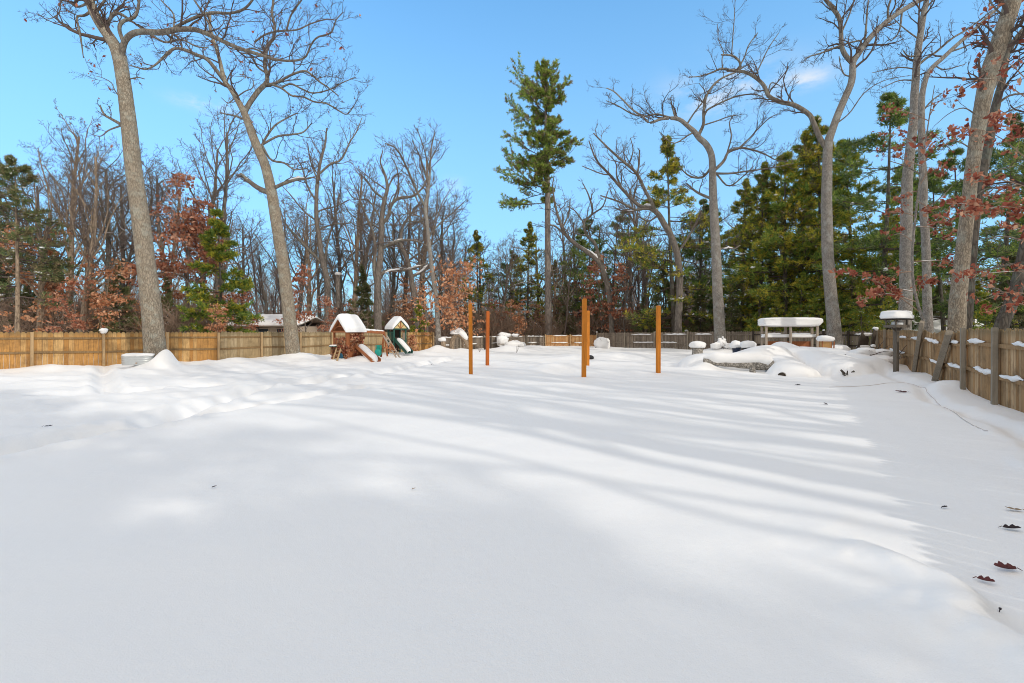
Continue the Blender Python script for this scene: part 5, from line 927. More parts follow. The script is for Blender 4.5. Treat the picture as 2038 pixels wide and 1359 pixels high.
# ================================================================== PLAYSETS
def gable(hw, z0, z1):
    return lambda X, Y: z1 - (z1 - z0) * np.abs(X) / hw
def playset(label, px, Z, rz, w, d, deck, eave, apex, cols, sthick, seed, ov=.12):
    b = P(px, 0, Z); z0 = gz(b[0], b[1]) - .05; rt = thing('playset', label, 'playset', (b[0], b[1], z0), rz)
    for sx in (-1, 1):
        for sy in (-1, 1):
            g = Geo(); g.box((sx * w / 2, sy * d / 2, eave / 2 - .2), (.09, .09, eave + .4)); g.build('tower_post', M[cols['post']], rt, bevel=.006)
    g = Geo()
    for k in range(9): g.box((-w / 2 + (k + .5) * w / 9, 0, deck), (w / 9 - .012, d + .05, .035))
    for sy in (-1, 1): g.box((0, sy * (d / 2 + .045), deck - .06), (w + .1, .035, .12))
    g.build('deck', M[cols['wood']], rt)
    hw = w / 2 + ov; ez = eave - .02
    rg = Geo()
    for s in (-1, 1):
        n = 7
        for k in range(n):
            t = (k + .5) / n; xc = s * hw * t; zc = apex - (apex - ez) * t
            rg.box((xc, 0, zc), (hw / n / math.cos(math.atan2(apex - ez, hw)) + .004, d + 2 * ov, .022), tilt=('y', s * math.atan2(apex - ez, hw)))
    ro = rg.build('roof', M[cols['roof']], rt)
    sg = Geo(); sg.sheet(hw + .05, d / 2 + ov + .06, lambda X, Y: gable(hw, ez, apex)(X, Y) + .02, sthick, 24, 16, seed=seed, over=.05, pw=6); sg.build('snow', M['snow'], ro)
    for sy in (-1, 1):
        g = Geo(); y = sy * (d / 2 + ov - .03)
        for s in (-1, 1): g.beam((s * hw, y, ez - .05), (0, y, apex - .05), .035, .11, side=(0, 1, 0))
        th = np.linspace(.15, math.pi - .15, 11)                     # arched brace under the gable
        for a, c in zip(th[:-1], th[1:]): g.beam((hw * .72 * math.cos(a), y - sy * .04, ez - .05 + .30 * math.sin(a)), (hw * .72 * math.cos(c), y - sy * .04, ez - .05 + .30 * math.sin(c)), .03, .07, side=(0, 1, 0))
        g.box((0, y - sy * .03, (ez + apex) / 2 + .1), (.05, .03, (apex - ez) * .5)); g.box((0, y - sy * .02, ez - .03), (w + .1, .04, .09))
        g.build('gable_trim', M[cols['wood']], rt)
    return rt
p1 = playset('wooden playset with snow-thatched brown gable roof and dead leaves over its lower wall', 693, 25.6, R(-35), 1.05, .95, .82, 1.62, 2.26, dict(post='playwood', wood='playwood', roof='playwood'), .30, 3)
w, d = 1.05, .95
for side in ('front', 'right', 'back'):
    g = Geo(); g2 = Geo()
    if side == 'front': 
        for k in range(10): g.box((-w / 2 + (k + .5) * w / 10, -d / 2 - .06, .36), (w / 10 - .01, .025, .95))
        g2.box((0, -d / 2 - .03, 1.22), (w, .04, .08))
        for k in range(4): g2.box((-w / 2 + .1 + k * .13, -d / 2 - .03, 1.02), (.08, .025, .36))
    elif side == 'right':
        for k in range(9): g.box((w / 2 + .06, -d / 2 + (k + .5) * d / 9, .36), (.025, d / 9 - .01, .95))
        g2.box((w / 2 + .03, 0, 1.5), (.04, d, .08))
        for k in range(9): g2.box((w / 2 + .03, -d / 2 + .06 + k * .104, 1.17), (.025, .07, .66))
    else:
        for k in range(10): g2.box((-w / 2 + (k + .5) * w / 10, d / 2 + .03, 1.1), (w / 10 - .02, .025, .55))
    if g.n: g.build('lower_wall', M['playwood'], p1)
    g2.build('railing', M['playwood'], p1)
rng = np.random.default_rng(101); lg = Geo()
def leafwall(x0, x1, y, z0, z1, n, ax): 
    c = np.stack([rng.uniform(x0, x1, n), y + rng.normal(size=n) * .05, rng.uniform(z0, z1, n)], -1)
    if ax: c = c[:, [1, 0, 2]]
    k = vnoise(c[:, 0] * 5 + c[:, 1] * 5, c[:, 2] * 6, 5) > -.18; return c[k]
q = np.concatenate([leafwall(-w / 2, w / 2 + .3, -d / 2 - .14, .0, .86, 900, 0), leafwall(-d / 2, d / 2, w / 2 + .12, 0, .75, 480, 1), leafwall(-.3, d / 2, w / 2 + .1, .8, 1.5, 300, 1), leafwall(-.1, w / 2, -d / 2 - .1, .8, 1.3, 110, 0)])
lg.leaves(q, .11, rng, (0, 1, 2), long=1.2); lg.build('dead_vine', [M['red'], M['orange'], M['brown']], p1)
g = Geo(); g.box((-.28, -d / 2 - .16, .80), (.5, .32, .05)); aw = g.build('awning', M['green'], p1)
sg = Geo(); sg.sheet(.24, .16, lambda X, Y: .83 + 0 * X, .08, 10, 8, c=(-.3, -d / 2 - .16), seed=4); sg.build('snow', M['snow'], aw)
g = Geo(); g.ell((.45, -d / 2 - .3, .32), (.16, .06, .17), 2, 8, 14); g.build('steering_disc', M['bluedk'], p1)
g = Geo(); g.beam((w / 2 + .05, .25, .78), (w / 2 + 1.75, .0, .05), .5, .03); g.beam((w / 2 + .05, .52, .86), (w / 2 + 1.75, .27, .12), .035, .16); g.beam((w / 2 + .05, -.02, .86), (w / 2 + 1.75, -.27, .12), .035, .16); sl = g.build('slide', M['playwood'], p1)
sg = Geo(); t = np.linspace(0, 1, 12)[:, None]; pp = np.array([[w / 2 + .1, .25, .86]]) * (1 - t) + np.array([[w / 2 + 1.75, -.02, .02]]) * t; sg.tubes(pp, np.array([.06, .17, .2, .22, .23, .23, .24, .25, .26, .26, .2, .05]), 12); sg.build('snow', M['snow'], sl)
g = Geo(); g.beam((.25, -d / 2 - .1, .85), (.75, -d / 2 - .75, .05), .07, .05); g.beam((-.1, -d / 2 - .1, .85), (.4, -d / 2 - .75, .05), .07, .05)
for k in range(4): t = (k + .6) / 4.6; g.beam((.25 + .5 * t, -d / 2 - .1 - .65 * t, .85 - .8 * t), (-.1 + .5 * t, -d / 2 - .1 - .65 * t, .85 - .8 * t), .04, .04)
g.build('ladder', M['posthoney'], p1)
# swing frame between the two playsets
A, B = P(722, 659, 26.6), P(765, 662, 28.6); sw = thing('swing_set', 'wooden swing beam with snow on top and an A-frame leg, between the two playhouses', 'swing set', (B[0], B[1], gz(B[0], B[1])))
o = np.array(sw.location)
g = Geo(); g.beam(A - o, B - o, .10, .16); bm = g.build('beam', M['playwood'], sw, bevel=.006)
sg = Geo(); t = np.linspace(.02, .97, 14)[:, None]; pp = (A - o) * (1 - t) + (B - o) * t; pp[:, 2] += .09; sg.tubes(pp, np.full(14, .06) * rng.uniform(.8, 1.3, 14) * np.array([.3] + [1] * 12 + [.3]), 8); sg.build('snow', M['snow'], bm)
for e in ((757, 706, 28.0), (772, 705, 29.4)):
    g = Geo(); E = P(*e); E[2] = gz(E[0], E[1]) - .2; g.beam(B - o, E - o, .09, .09); g.build('leg', M['playwood'], sw, bevel=.006)
g = Geo(); g.beam(P(759, 692, 28.1) - o, P(769, 692, 29) - o, .04, .09); g.build('cross_brace', M['playwood'], sw)
for t, mt in ((.34, 'pink'), (.72, 'teal')):
    T = A * (1 - t) + B * t - o; sroot = Geo(); zz = .33 if mt == 'pink' else .28
    for s in (-.12, .12): sroot.tubes(np.array([[T[0] + s * .7, T[1], T[2]], [T[0] + s, T[1] - .1, zz + .1]]), np.array([.01, .01]), 5)
    rp_ = sroot.build('swing', M['rope'], sw)
    g = Geo()
    if mt == 'pink': g.ell((T[0], T[1] - .1, zz), (.30, .22, .09), 2.3, 8, 16)
    else:
        g.ell((T[0], T[1] - .1, zz + .08), (.19, .17, .2), 2.8, 10, 16); g.box((T[0], T[1] - .02, zz + .36), (.34, .05, .3))
    g.build('seat', M[mt], rp_)
# second playset
p2 = playset('smaller green playhouse with snow-covered roof, yellow gable and dark green slide', 790, 30.6, R(40), 0.8, 0.78, .85, 1.62, 2.14, dict(post='green', wood='green', roof='green'), .26, 8)
w, d = 0.8, 0.78
for sy in (-1, 1):
    g = Geo(); y = sy * (d / 2 + .1); hw = w / 2 + .1
    g.prism([(-hw, 1.6), (hw, 1.6), (0, 2.1)], y - .012, y + .012); g.build('gable_panel', M['cream'], p2)
    g = Geo(); y2 = y + sy * .03; g.box((0, y2, 1.82), (.06, .03, .46)); g.beam((-.05, y2, 1.64), (-.2, y2, 1.82), .03, .05, side=(0, 1, 0)); g.beam((.05, y2, 1.64), (.2, y2, 1.82), .03, .05, side=(0, 1, 0)); g.build('gable_brace', M['playwood'], p2)
g = Geo()
for k in range(6): g.box((-w / 2 - .02, -d / 2 + .06 + k * .13, 1.12), (.03, .05, .5))
g.box((-w / 2 - .02, 0, 1.36), (.05, d, .06)); g.build('railing', M['green'], p2)
g = Geo(); g.box((.1, d / 2, .85), (w - .2, .03, 1.5)); g.build('back_panel', M['postdark'], p2)
g = Geo(); g.box((w / 2 - .1, -d / 2 - .02, .75), (.24, .03, 1.1)); g.build('front_panel', M['fencegrey'], p2)
g = Geo(); x0 = -.15; g.beam((x0, -d / 2, .85), (x0 + .1, -d / 2 - 1.35, .08), .42, .03); g.beam((x0 - .22, -d / 2, .92), (x0 - .12, -d / 2 - 1.35, .14), .035, .2); g.beam((x0 + .22, -d / 2, .92), (x0 + .32, -d / 2 - 1.35, .14), .035, .2); sl = g.build('slide', M['green'], p2)
sg = Geo(); t = np.linspace(0, 1, 10)[:, None]; pp = np.array([[x0, -d / 2 - .05, .93]]) * (1 - t) + np.array([[x0 + .1, -d / 2 - 1.35, .14]]) * t; sg.tubes(pp, np.array([.1, .17, .19, .2, .2, .2, .2, .2, .19, .1]), 10); sg.build('snow', M['snow'], sl)
rng = np.random.default_rng(103); c = p2.location; bb = P(820, 690, 31.2)
vt = thing('vine', 'tangle of pale orange dead vine beside the green playhouse', 'vine', (bb[0], bb[1], gz(bb[0], bb[1])))
n = 200; q = np.stack([rng.normal(size=n) * .20, rng.normal(size=n) * .2, rng.uniform(0, 1.15, n)], -1); q[:, 0] *= 1.2 - q[:, 2] * .6
g = Geo(); pp, rr = grow(np.stack([rng.normal(size=12) * .15, rng.normal(size=12) * .15, 0 * np.arange(12)], -1), np.concatenate([rng.normal(size=(12, 2)) * .2, np.ones((12, 1))], 1), 1.2, .012, 7, .15, 0, rng); g.tubes(pp, rr, 4); g.build('stem', M['twigb'], vt)
g = Geo(); g.leaves(q, .11, rng); g.build('leaves', M['orange'], vt)
a, b = P(763, 668, 28.0), P(792, 712, 27.2); ld = thing('ladder', 'pale plank ladder with brown leaves leaning down from the swing frame', 'ladder', (b[0], b[1], gz(b[0], b[1]))); o = np.array(ld.location)
g = Geo(); g.beam(a - o, b - o - [0, 0, .15], .05, .12, side=(0, 1, .2)); g.beam(a - o + [.12, .3, 0], b - o + [.12, .3, -.15], .05, .12, side=(0, 1, .2)); g.build('rail', M['paleplank'], ld)
g = Geo()
for t in np.linspace(.15, .85, 5): g.beam((a - o) * (1 - t) + (b - o) * t, (a - o) * (1 - t) + (b - o) * t + [.12, .3, 0], .04, .05)
g.build('rung', M['paleplank'], ld)
g = Geo(); cc = (a - o) * .45 + (b - o) * .55; g.leaves(cc + rng.normal(size=(46, 3)) * [.16, .12, .12], .12, rng); g.build('dead_leaves', M['orange'], ld)

# ================================================================== YARD THINGS, LEFT AND MIDDLE
c = P(274, 731, 20.3); tub = thing('stock_tank', 'oval galvanised metal tub with a snow lid beside the big leaning oak', 'tub', (c[0], c[1], gz(c[0], c[1]) - .05)); g = Geo(); n = 36; th = np.arange(n) * 2 * math.pi / n
ex, ey = .62 * np.sign(np.cos(th)) * np.abs(np.cos(th)) ** .8, .36 * np.sin(th); zsq = [0, .06, .075, .09, .16, .175, .19, .26, .275, .29, .35, .37, .38, .36]; sc_ = [.96, .97, .985, .97, .975, .99, .975, .98, .995, .98, .985, 1.03, 1.0, .97]
v = np.concatenate([np.stack([ex * s, ey * s, np.full(n, z)], -1) for z, s in zip(zsq, sc_)]); i = np.arange(len(zsq) - 1)[:, None] * n; j = np.arange(n)[None]; j2 = (j + 1) % n
g.add(v, np.stack([i + j, i + j2, i + n + j2, i + n + j], -1).reshape(-1, 4)); g.build('tank_wall', M['steel'], tub)
sg = Geo(); sg.ell((0, 0, .40), (.62, .37, .1), 2.6, 9, 30, rough=.15, flat=.05); sg.build('snow', M['snow'], tub)
g = Geo(); g.ell((.22, -.37, .1), (.025, .02, .025), 2, 6, 8); g.build('drain_plug', M['endgrain'], tub)
# broken arched stump
c = P(900, 694, 36.5); rt = thing('broken_stump', 'arched broken tree stump with a thick cap of snow behind the leftmost orange post', 'stump', (c[0], c[1], gz(c[0], c[1]))); g = Geo()
q = lambda a, b, dz=0: P(a, b, 36.5 + dz) - np.array(rt.location)
for seq, rs in (([q(899, 702), q(899, 686), q(902, 674), q(909, 665), q(915, 662)], [.2, .19, .18, .19, .2]), ([q(912, 664), q(920, 671), q(927, 680), q(930, 692)], [.2, .17, .15, .13]), ([q(918, 668, .3), q(921, 680, .6), q(922, 694, .8)], [.1, .1, .09]), ([q(926, 678), q(931, 682), q(934, 695)], [.08, .07, .06])):
    pp = smooth_path(seq, 12); g.tubes(pp, np.interp(np.linspace(0, 1, 12), np.linspace(0, 1, len(rs)), rs), 10, cap=True)
g.build('trunk', M['tanbark'], rt)
sg = Geo(); cc = q(905, 662); sg.ell(cc, (.42, .32, .2), 2.2, 9, 16, rough=.3, seed=3, flat=.12); 
pp = smooth_path([q(907, 661), q(916, 664), q(924, 672), q(929, 680)], 12); pp[:, 2] += .13; sg.tubes(pp, np.array([.1, .24, .27, .28, .27, .26, .25, .24, .22, .2, .15, .06]), 10); sg.build('snow', M['snow'], rt)
c = P(882, 697, 35.6); rt = thing('log', 'short upright log with a lump of snow beside the slender tree', 'log', (c[0], c[1], gz(c[0], c[1]) - .1)); g = Geo(); g.tubes(np.array([[0, 0, -.2], [0, 0, .35], [.02, 0, .62]]), np.array([.2, .19, .19]), 12, cap=True); g.build('trunk', M['tanbark'], rt)
sg = Geo(); sg.ell((-.08, 0, .74), (.32, .26, .2), 2.2, 9, 16, rough=.3, seed=5, flat=.12); sg.build('snow', M['snow'], rt)
for px, py, top in ((965, 686, 661), (976.5, 687, 662)):
    c = P(px, py, 40); g = Geo(); hh = (py - top) / F * 40; g.box((0, 0, hh / 2 - .2), (.16, .16, hh + .4)); o = g.build('gate_post', M['postdark'], None, bevel=.01); o.location = (c[0], c[1], gz(c[0], c[1])); tag(o, 'dark post left of the second orange post, by the snowy fence' if px < 970 else 'dark post just right of the second orange post, by the snowy fence', 'post', 'dark gate posts')
c = P(1012, 690, 42); rt = thing('bench', 'snow-buried bench or rack with icy slats before the grey fence, left of the tall pine', 'bench', (c[0], c[1], gz(c[0], c[1]) - .25)); g = Geo(); 
for s in (-1, 1): g.beam((s * .9, .3, -.2), (s * .9, .35, 1.3), .09, .09)
for z in (.55, .75, .95, 1.15): g.box((0, .34, z), (1.9, .04, .09))
g.build('backrest', M['fencegrey'], rt)
g = Geo(); g.box((0, 0, .48), (1.9, .6, .06)); g.build('seat', M['fencegrey'], rt)
sg = Geo(); sg.ell((-.35, .34, 1.28), (.5, .18, .2), 2.1, 8, 22, rough=.6, seed=9); sg.ell((.6, .34, 1.24), (.3, .14, .12), 2.1, 8, 16, rough=.6, seed=10); sg.ell((-.6, .1, .75), (.5, .42, .5), 2.1, 10, 18, rough=.4, seed=11); sg.ell((.55, -.1, .40), (.8, .6, .36), 2.1, 9, 18, rough=.5, seed=13); sg.build('snow', M['snow'], rt)
c = P(1199, 697, 42); rt = thing('snowy_bush', 'round white hump of snow buried bush in front of the grey fence', 'bush', (c[0], c[1], gz(c[0], c[1]))); sg = Geo(); sg.ell((0, 0, .35), (.68, .55, .62), 2.4, 12, 20, rough=.22, seed=15); sg.build('snow', M['snow'], rt)
g = Geo(); rng = np.random.default_rng(7); pp, rr = grow(np.tile([.0, .1, .2], (16, 1)), rng.normal(size=(16, 3)) * [1, .6, .3] + [0.3, 0, .7], 1.15, .018, 6, .15, 0, rng); g.tubes(pp, rr, 4); g.build('branches', M['twig'], rt)
c = P(1173, 715, 25.5); g = Geo(); g.ell((0, 0, .06), (.24, .2, .15), 2.3, 9, 16, rough=.1); o = g.build('rubber_ball', M['black'], None); o.location = (c[0], c[1], gz(c[0], c[1])); tag(o, 'dark rounded object poking out of the snow behind the pair of orange posts', 'ball')
for px, py, hh, lab in ((955, 703, .55, 'thin bare weed stem in the snow between the two left orange posts'), (1028, 700, .75, 'thin bare weed stem in the snow below the snow-buried bench')):
    c = P(px, py, 34); g = Geo(); pp, rr = grow(np.array([[0, 0, -.1], [0.02, 0, -.1], [0, .02, 0]]), np.array([[.1, 0, 1], [-.2, .1, 1], [.3, 0, 1]]), np.array([hh, hh * .8, hh * .6]), .012, 6, .1, 0, np.random.default_rng(px)); g.tubes(pp, rr, 4); o = g.build('weed', M['twig'], None); o.location = (c[0], c[1], gz(c[0], c[1])); tag(o, lab, 'weed')
c = P(672, 655, 48); rt = thing('dead_snag', 'thin dead tree snag with a snow cap, behind the brown-roofed playset', 'tree', (c[0], c[1], 0)); g = Geo(); hh = CH + (657 - 547) / F * 48; g.tubes(np.array([[.1, 0, -.3], [0, 0, hh * .5], [.05, 0, hh]]), np.array([.24, .2, .26]), 9, cap=True); g.build('trunk', M['snowbark'], rt); sg = Geo(); sg.ell((.05, 0, hh + .08), (.36, .36, .2), 2.2, 7, 12, rough=.3, flat=.1); sg.build('snow', M['snow'], rt)

# ================================================================== THE RACK, LOGS AND BINS AT RIGHT
c = P(1571, 697, 28.0); rk = thing('firewood_rack', 'empty wooden rack of three pale posts with a thick snow slab on top', 'rack', (c[0], c[1], gz(c[0], c[1]) - .1), R(-4)); z0 = rk.location[2]
zt = CH + (657 - 634) / F * 28 - z0; zm = CH - (672 - 657) / F * 28 - z0 + .0
for x in (-1.41, -.06, 1.42):
    g = Geo(); g.box((x, -.26, zt / 2 - .2), (.12, .09, zt + .35)); g.build('post', M['paleplank'], rk, bevel=.008)
    g = Geo(); g.box((x, .30, zt / 2 - .2), (.12, .09, zt + .2)); g.build('post', M['paleplank'], rk, bevel=.008)
for z, th in ((zt - .48, .42), (zm, .24)):
    g = Geo()
    for y in (-.14, .02, .18): g.box((0, y, z), (2.95, .13, .04))
    sh = g.build('shelf', M['fencegrey'], rk)
    sg = Geo()
    if th > .3: sg.ell((0, .03, z + .28), (1.66, .52, .265), 5.0, 22, 72, rough=.09, seed=3, flat=.26)
    else:
        sg.ell((-.78, .02, z + .10), (.74, .2, .105), 5.0, 12, 40, rough=.12, seed=4, flat=.09); sg.ell((.72, .02, z + .10), (.80, .2, .105), 5.0, 12, 40, rough=.12, seed=6, flat=.09)
    sg.build('snow', M['snow'], sh)
g = Geo(); g.box((.1, .36, .55), (2.6, .04, .42)); g.build('back_board', M['playwood'], rk)
def log(label, a, b, ra, rb, snowr, lift, mt='snowlog', bend=(0, 0, 0), cap=True, ends=(1,)):
    rt = thing('log', label, 'log', a); o = np.array(rt.location); g = Geo(); pp = smooth_path([np.zeros(3), (b - a) / 2 + np.array(bend), b - a], 16); rr = np.linspace(ra, rb, 16) * (1 + .06 * np.sin(np.arange(16) * 1.7)); g.tubes(pp, rr, 14); g.build('trunk', M['logbark'], rt)
    for e in ends:
        g = Geo(); c = pp[-1 if e else 0]; t = norm(pp[-1] - pp[-2] if e else pp[0] - pp[1]); n = 14; u = norm(np.cross(t, [0, 0, 1.])); v = np.cross(u, t); r = (rb if e else ra) * .985; th = np.arange(n) * 2 * math.pi / n
        ring = c + t * .012 + r * (np.cos(th)[:, None] * u + np.sin(th)[:, None] * v); g.add(np.vstack([ring, [c + t * .02]]), [[k, (k + 1) % n, n] for k in range(n)]); g.build('cut_end', M['postdark'], rt)
    if not snowr: return rt
    sg = Geo(); sp = pp.copy(); k = np.linspace(0, 1, 16); sp[:, 2] += lift * (1 - .35 * np.abs(2 * k - 1) ** 3) + .03 * np.sin(k * 9 + a[0]); sr = snowr * np.clip(np.minimum(k * 6, (1 - k) * 9 + .55), .15, 1) * (1 + .07 * np.sin(k * 14)); sg.tubes(sp, sr, 18); sg.build('snow', M['snow'], rt)
    return rt
M['logbark'] = mat_bark('log_bark', (0.02, 0.018, 0.016), (0.50, 0.46, 0.41), sc=11, zs=1.0, strength=1.0)
log('thick mottled log under a snow blanket with its cut end facing right', P(1400, 719, 19.9), P(1537, 727, 19.2), .12, .24, .24, .20)
log('snow-buried log slanting down to the right with a dark broken end', P(1566, 722, 21.9), P(1685, 745, 17.7), .22, .17, 0, 0)
log('low snow-buried log in mid pile with only a dark end showing', P(1590, 733, 19.8), P(1556, 749, 17.25), .2, .14, 0, 0)
g = Geo(); c = P(1497, 734, 18.7); g.tubes(np.array([[0, 0, -.3], [.02, 0, .0], [.0, .05, .18]]), np.array([.1, .11, .12]), 10, cap=True); o = g.build('log_block', M['logbark'], None); o.location = (c[0], c[1], gz(c[0], c[1]) + .02); tag(o, 'small dark block of wood propping up the mottled log', 'log')
c = P(1388, 711, 29.5); rt = thing('stump', 'upright cut stump wearing a wide mushroom cap of snow', 'stump', (c[0], c[1], gz(c[0], c[1]) - .1)); g = Geo(); g.tubes(np.array([[0, 0, -.3], [0, 0, 0], [.01, 0, .35], [0, 0, .62]]), np.array([.36, .34, .31, .31]), 16, cap=True); g.build('trunk', M['logbark'], rt); sg = Geo(); sg.ell((.02, 0, .78), (.50, .46, .24), 2.2, 11, 22, rough=.14, seed=2, flat=.17); sg.build('snow', M['snow'], rt)
c = P(1643, 722, 23.8); bx = thing('box', 'tan wooden box with a domed snow cap right of the rack', 'box', (c[0], c[1], gz(c[0], c[1]) - .08), R(-14)); hh = .58; g = Geo(); g.box((0, 0, hh / 2), (.42, .36, hh)); g.build('box_body', M['tan'], bx, bevel=.008)
g = Geo()
for s in (-1, 1):
    for t in (-1, 1): g.box((s * .2, t * .175, hh / 2), (.035, .035, hh + .02))
g.build('corner_trim', M['playwood'], bx); sg = Geo(); sg.ell((-.02, 0, hh + .12), (.39, .34, .17), 2.4, 10, 20, rough=.15, seed=8, flat=.12); sg.build('snow', M['snow'], bx)
c = P(1659, 719, 24.2); g = Geo(); g.beam((0, 0, -.2), (.03, 0, .52), .035, .05); o = g.build('wooden_stake', M['playwood'], None); o.location = (c[0], c[1], gz(c[0], c[1])); tag(o, 'thin brown stake standing just right of the tan box', 'stake')
for px, py, Zb, rx, sn, hh, mt, lab in ((1672, 710, 25.5, .32, .55, .3, 'navy', 'dark navy bin under a wide dome of snow at the foot of the wide-forked oak'), (1490, 697, 25.5, .3, .42, .2, 'black', 'low dark pot under a snow dome left of the rack'), (1466, 697, 26.2, .24, .30, .2, 'navy', 'small pot under a snow dome next to the pale grey oak')):
    c = P(px, py, Zb); rt = thing('bin', lab, 'bin', (c[0], c[1], c[2] - .05)); g = Geo(); n = 18; th = np.arange(n) * 2 * math.pi / n; v = np.concatenate([np.stack([np.cos(th) * rx * s, np.sin(th) * rx * s, np.full(n, z)], -1) for z, s in ((-.4, .8), (0, .85), (hh - .05, .98), (hh - .04, 1.06), (hh, 1.06), (hh, .95))]); i = np.arange(5)[:, None] * n; j = np.arange(n)[None]; j2 = (j + 1) % n; g.add(v, np.stack([i + j, i + j2, i + n + j2, i + n + j], -1).reshape(-1, 4)); g.build('bin_body', M[mt], rt)
    sg = Geo(); sg.ell((-.05, 0, hh + .13), (sn, sn * .8, .24), 2.1, 10, 20, rough=.16, seed=px % 17, flat=.16); sg.build('snow', M['snow'], rt)
# shrub with snow at the pale grey oak
c = P(1436, 695, 33.0); rt = thing('snowy_bush', 'small dark bush caked in snow against the foot of the pale grey oak', 'bush', (c[0] + .05, c[1], gz(c[0], c[1]) - .05)); rng = np.random.default_rng(4); g = Geo(); pp, rr = grow(np.stack([rng.normal(size=26) * .4 + .2, rng.normal(size=26) * .2, 0 * np.arange(26)], -1), rng.normal(size=(26, 3)) * [.5, .4, .2] + [0, 0, 1], .75, .014, 6, .14, 0, rng); g.tubes(pp, rr, 4); g.build('branches', M['twig'], rt); sg = Geo()
for q in ((-.1, -.1, .40, .34, .24), (.08, -.12, .62, .15, .12), (.3, -.2, .25, .3, .2), (-.45, -.1, .2, .35, .22), (-.2, -.1, .66, .13, .10), (0, -.08, .80, .07, .06)): sg.ell(q[:3], (q[3], q[3] * .7, q[4]), 2, 8, 14, rough=.4, seed=int(q[3] * 100))
sg.build('snow', M['snow'], rt)
# bird feeder
c = P(1783, 747, 17.4); bf = thing('bird_feeder', 'wooden bird feeder on a dark pole with a thick snow roof by the right fence', 'bird feeder', (c[0], c[1], gz(c[0], c[1])), R(14)); zt = CH + (657 - 652) / F * 17.4 - bf.location[2]
g = Geo(); g.beam((0, 0, -.3), (.03, 0, zt), .13, .13); g.build('pole', M['pole'], bf, bevel=.01)
g = Geo(); g.box((.03, 0, zt + .02), (.62, .46, .03))
for s in (-1, 1): g.box((.03 + s * .3, 0, zt + .06), (.025, .46, .08)); g.box((.03, s * .22, zt + .06), (.57, .025, .08))
g.beam((.03, 0, zt - .2), (.25, 0, zt), .04, .05); g.beam((.03, 0, zt - .2), (-.2, 0, zt), .04, .05)
g.build('tray', M['pole'], bf)
for s in (-1, 1):
    for t in (-1, 1): g = Geo(); g.box((.03 + s * .25, t * .17, zt + .15), (.045, .04, .26)); g.build('corner_post', M['pole'], bf)
g = Geo(); g.ell((.03, -.02, zt + .13), (.19, .15, .11), 2.6, 8, 14, rough=.2); g.build('seed_snow', M['snow'], bf)
g = Geo()
for s in (-1, 1): g.box((.03, s * .15, zt + .315), (.74, .33, .03), tilt=('x', -s * .16))
rf = g.build('roof', M['postdark'], bf); sg = Geo(); sg.ell((.03, 0, zt + .42), (.50, .38, .19), 3.0, 16, 36, rough=.14, seed=4, flat=.09); sg.build('snow', M['snow'], rf)
# leaning boards and brush near the corner
for (b, t, Zb, wd, lab) in (((1708, 706), (1723, 666), 25.8, .7, 'dark board leaning on the back fence with snow clumps on it'), ((1731, 714), (1742, 655), 23.6, .22, 'long narrow dark plank leaning left of the bird feeder')):
    a, e = P(b[0], b[1], Zb), P(t[0], t[1], Zb + .9); rt = thing('leaning_board', lab, 'board', (a[0], a[1], gz(a[0], a[1]))); o = np.array(rt.location); g = Geo(); g.beam(a - o - [0, 0, .2], e - o, wd, .05, side=(0, 1, .3)); g.build('board', M['postdark'], rt); sg = Geo(); sg.ell(e - o + [0, -.03, .03], (wd * .6, .12, .09), 2.2, 7, 12, rough=.4); sg.ell((a - o) * .5 + (e - o) * .5 + [-.05, -.1, -.1], (wd * .5, .1, .07), 2.2, 7, 12, rough=.4, seed=3); sg.build('snow', M['snow'], rt)
c = P(1738, 724, 20.4); rt = thing('brush_pile', 'heap of dark branches under lumps of snow left of the bird feeder pole', 'brush pile', (c[0], c[1], gz(c[0], c[1]) - .15)); rng = np.random.default_rng(14); g = Geo(); pp, rr = grow(rng.normal(size=(22, 3)) * [.5, .3, .05] + [.2, 0, .25], rng.normal(size=(22, 3)) * [1, .5, .3] + [.2, -.2, .2], .9, .022, 6, .12, 0, rng); g.tubes(pp, rr, 5); g.build('branches', M['twig'], rt); sg = Geo()
for q in ((-.4, 0, .35, .55, .27), (.25, -.1, .3, .5, .26), (-.75, -.25, .18, .4, .2), (.65, -.1, .2, .4, .2), (0, -.4, .12, .55, .2)): sg.ell(q[:3], (q[3], q[3] * .75, q[4]), 2.1, 9, 16, rough=.3, seed=int(q[0] * 10) + 9)
sg.build('snow', M['snow'], rt)
# broken branch at the end of the slanting log
c = P(1684, 747, 17.4); rng = np.random.default_rng(8); g = Geo(); pp, rr = grow(np.zeros((7, 3)), rng.normal(size=(7, 3)) * [.6, .3, .2] + [-.1, -.2, .7], .32, .045, 5, .15, 0, rng); g.tubes(pp, rr, 5); o = g.build('broken_branch', M['darkbark'], None); o.location = (c[0], c[1], gz(c[0], c[1]) - .02); tag(o, 'splintered dark branch end sticking out of the snow beside the slanting log', 'branch')

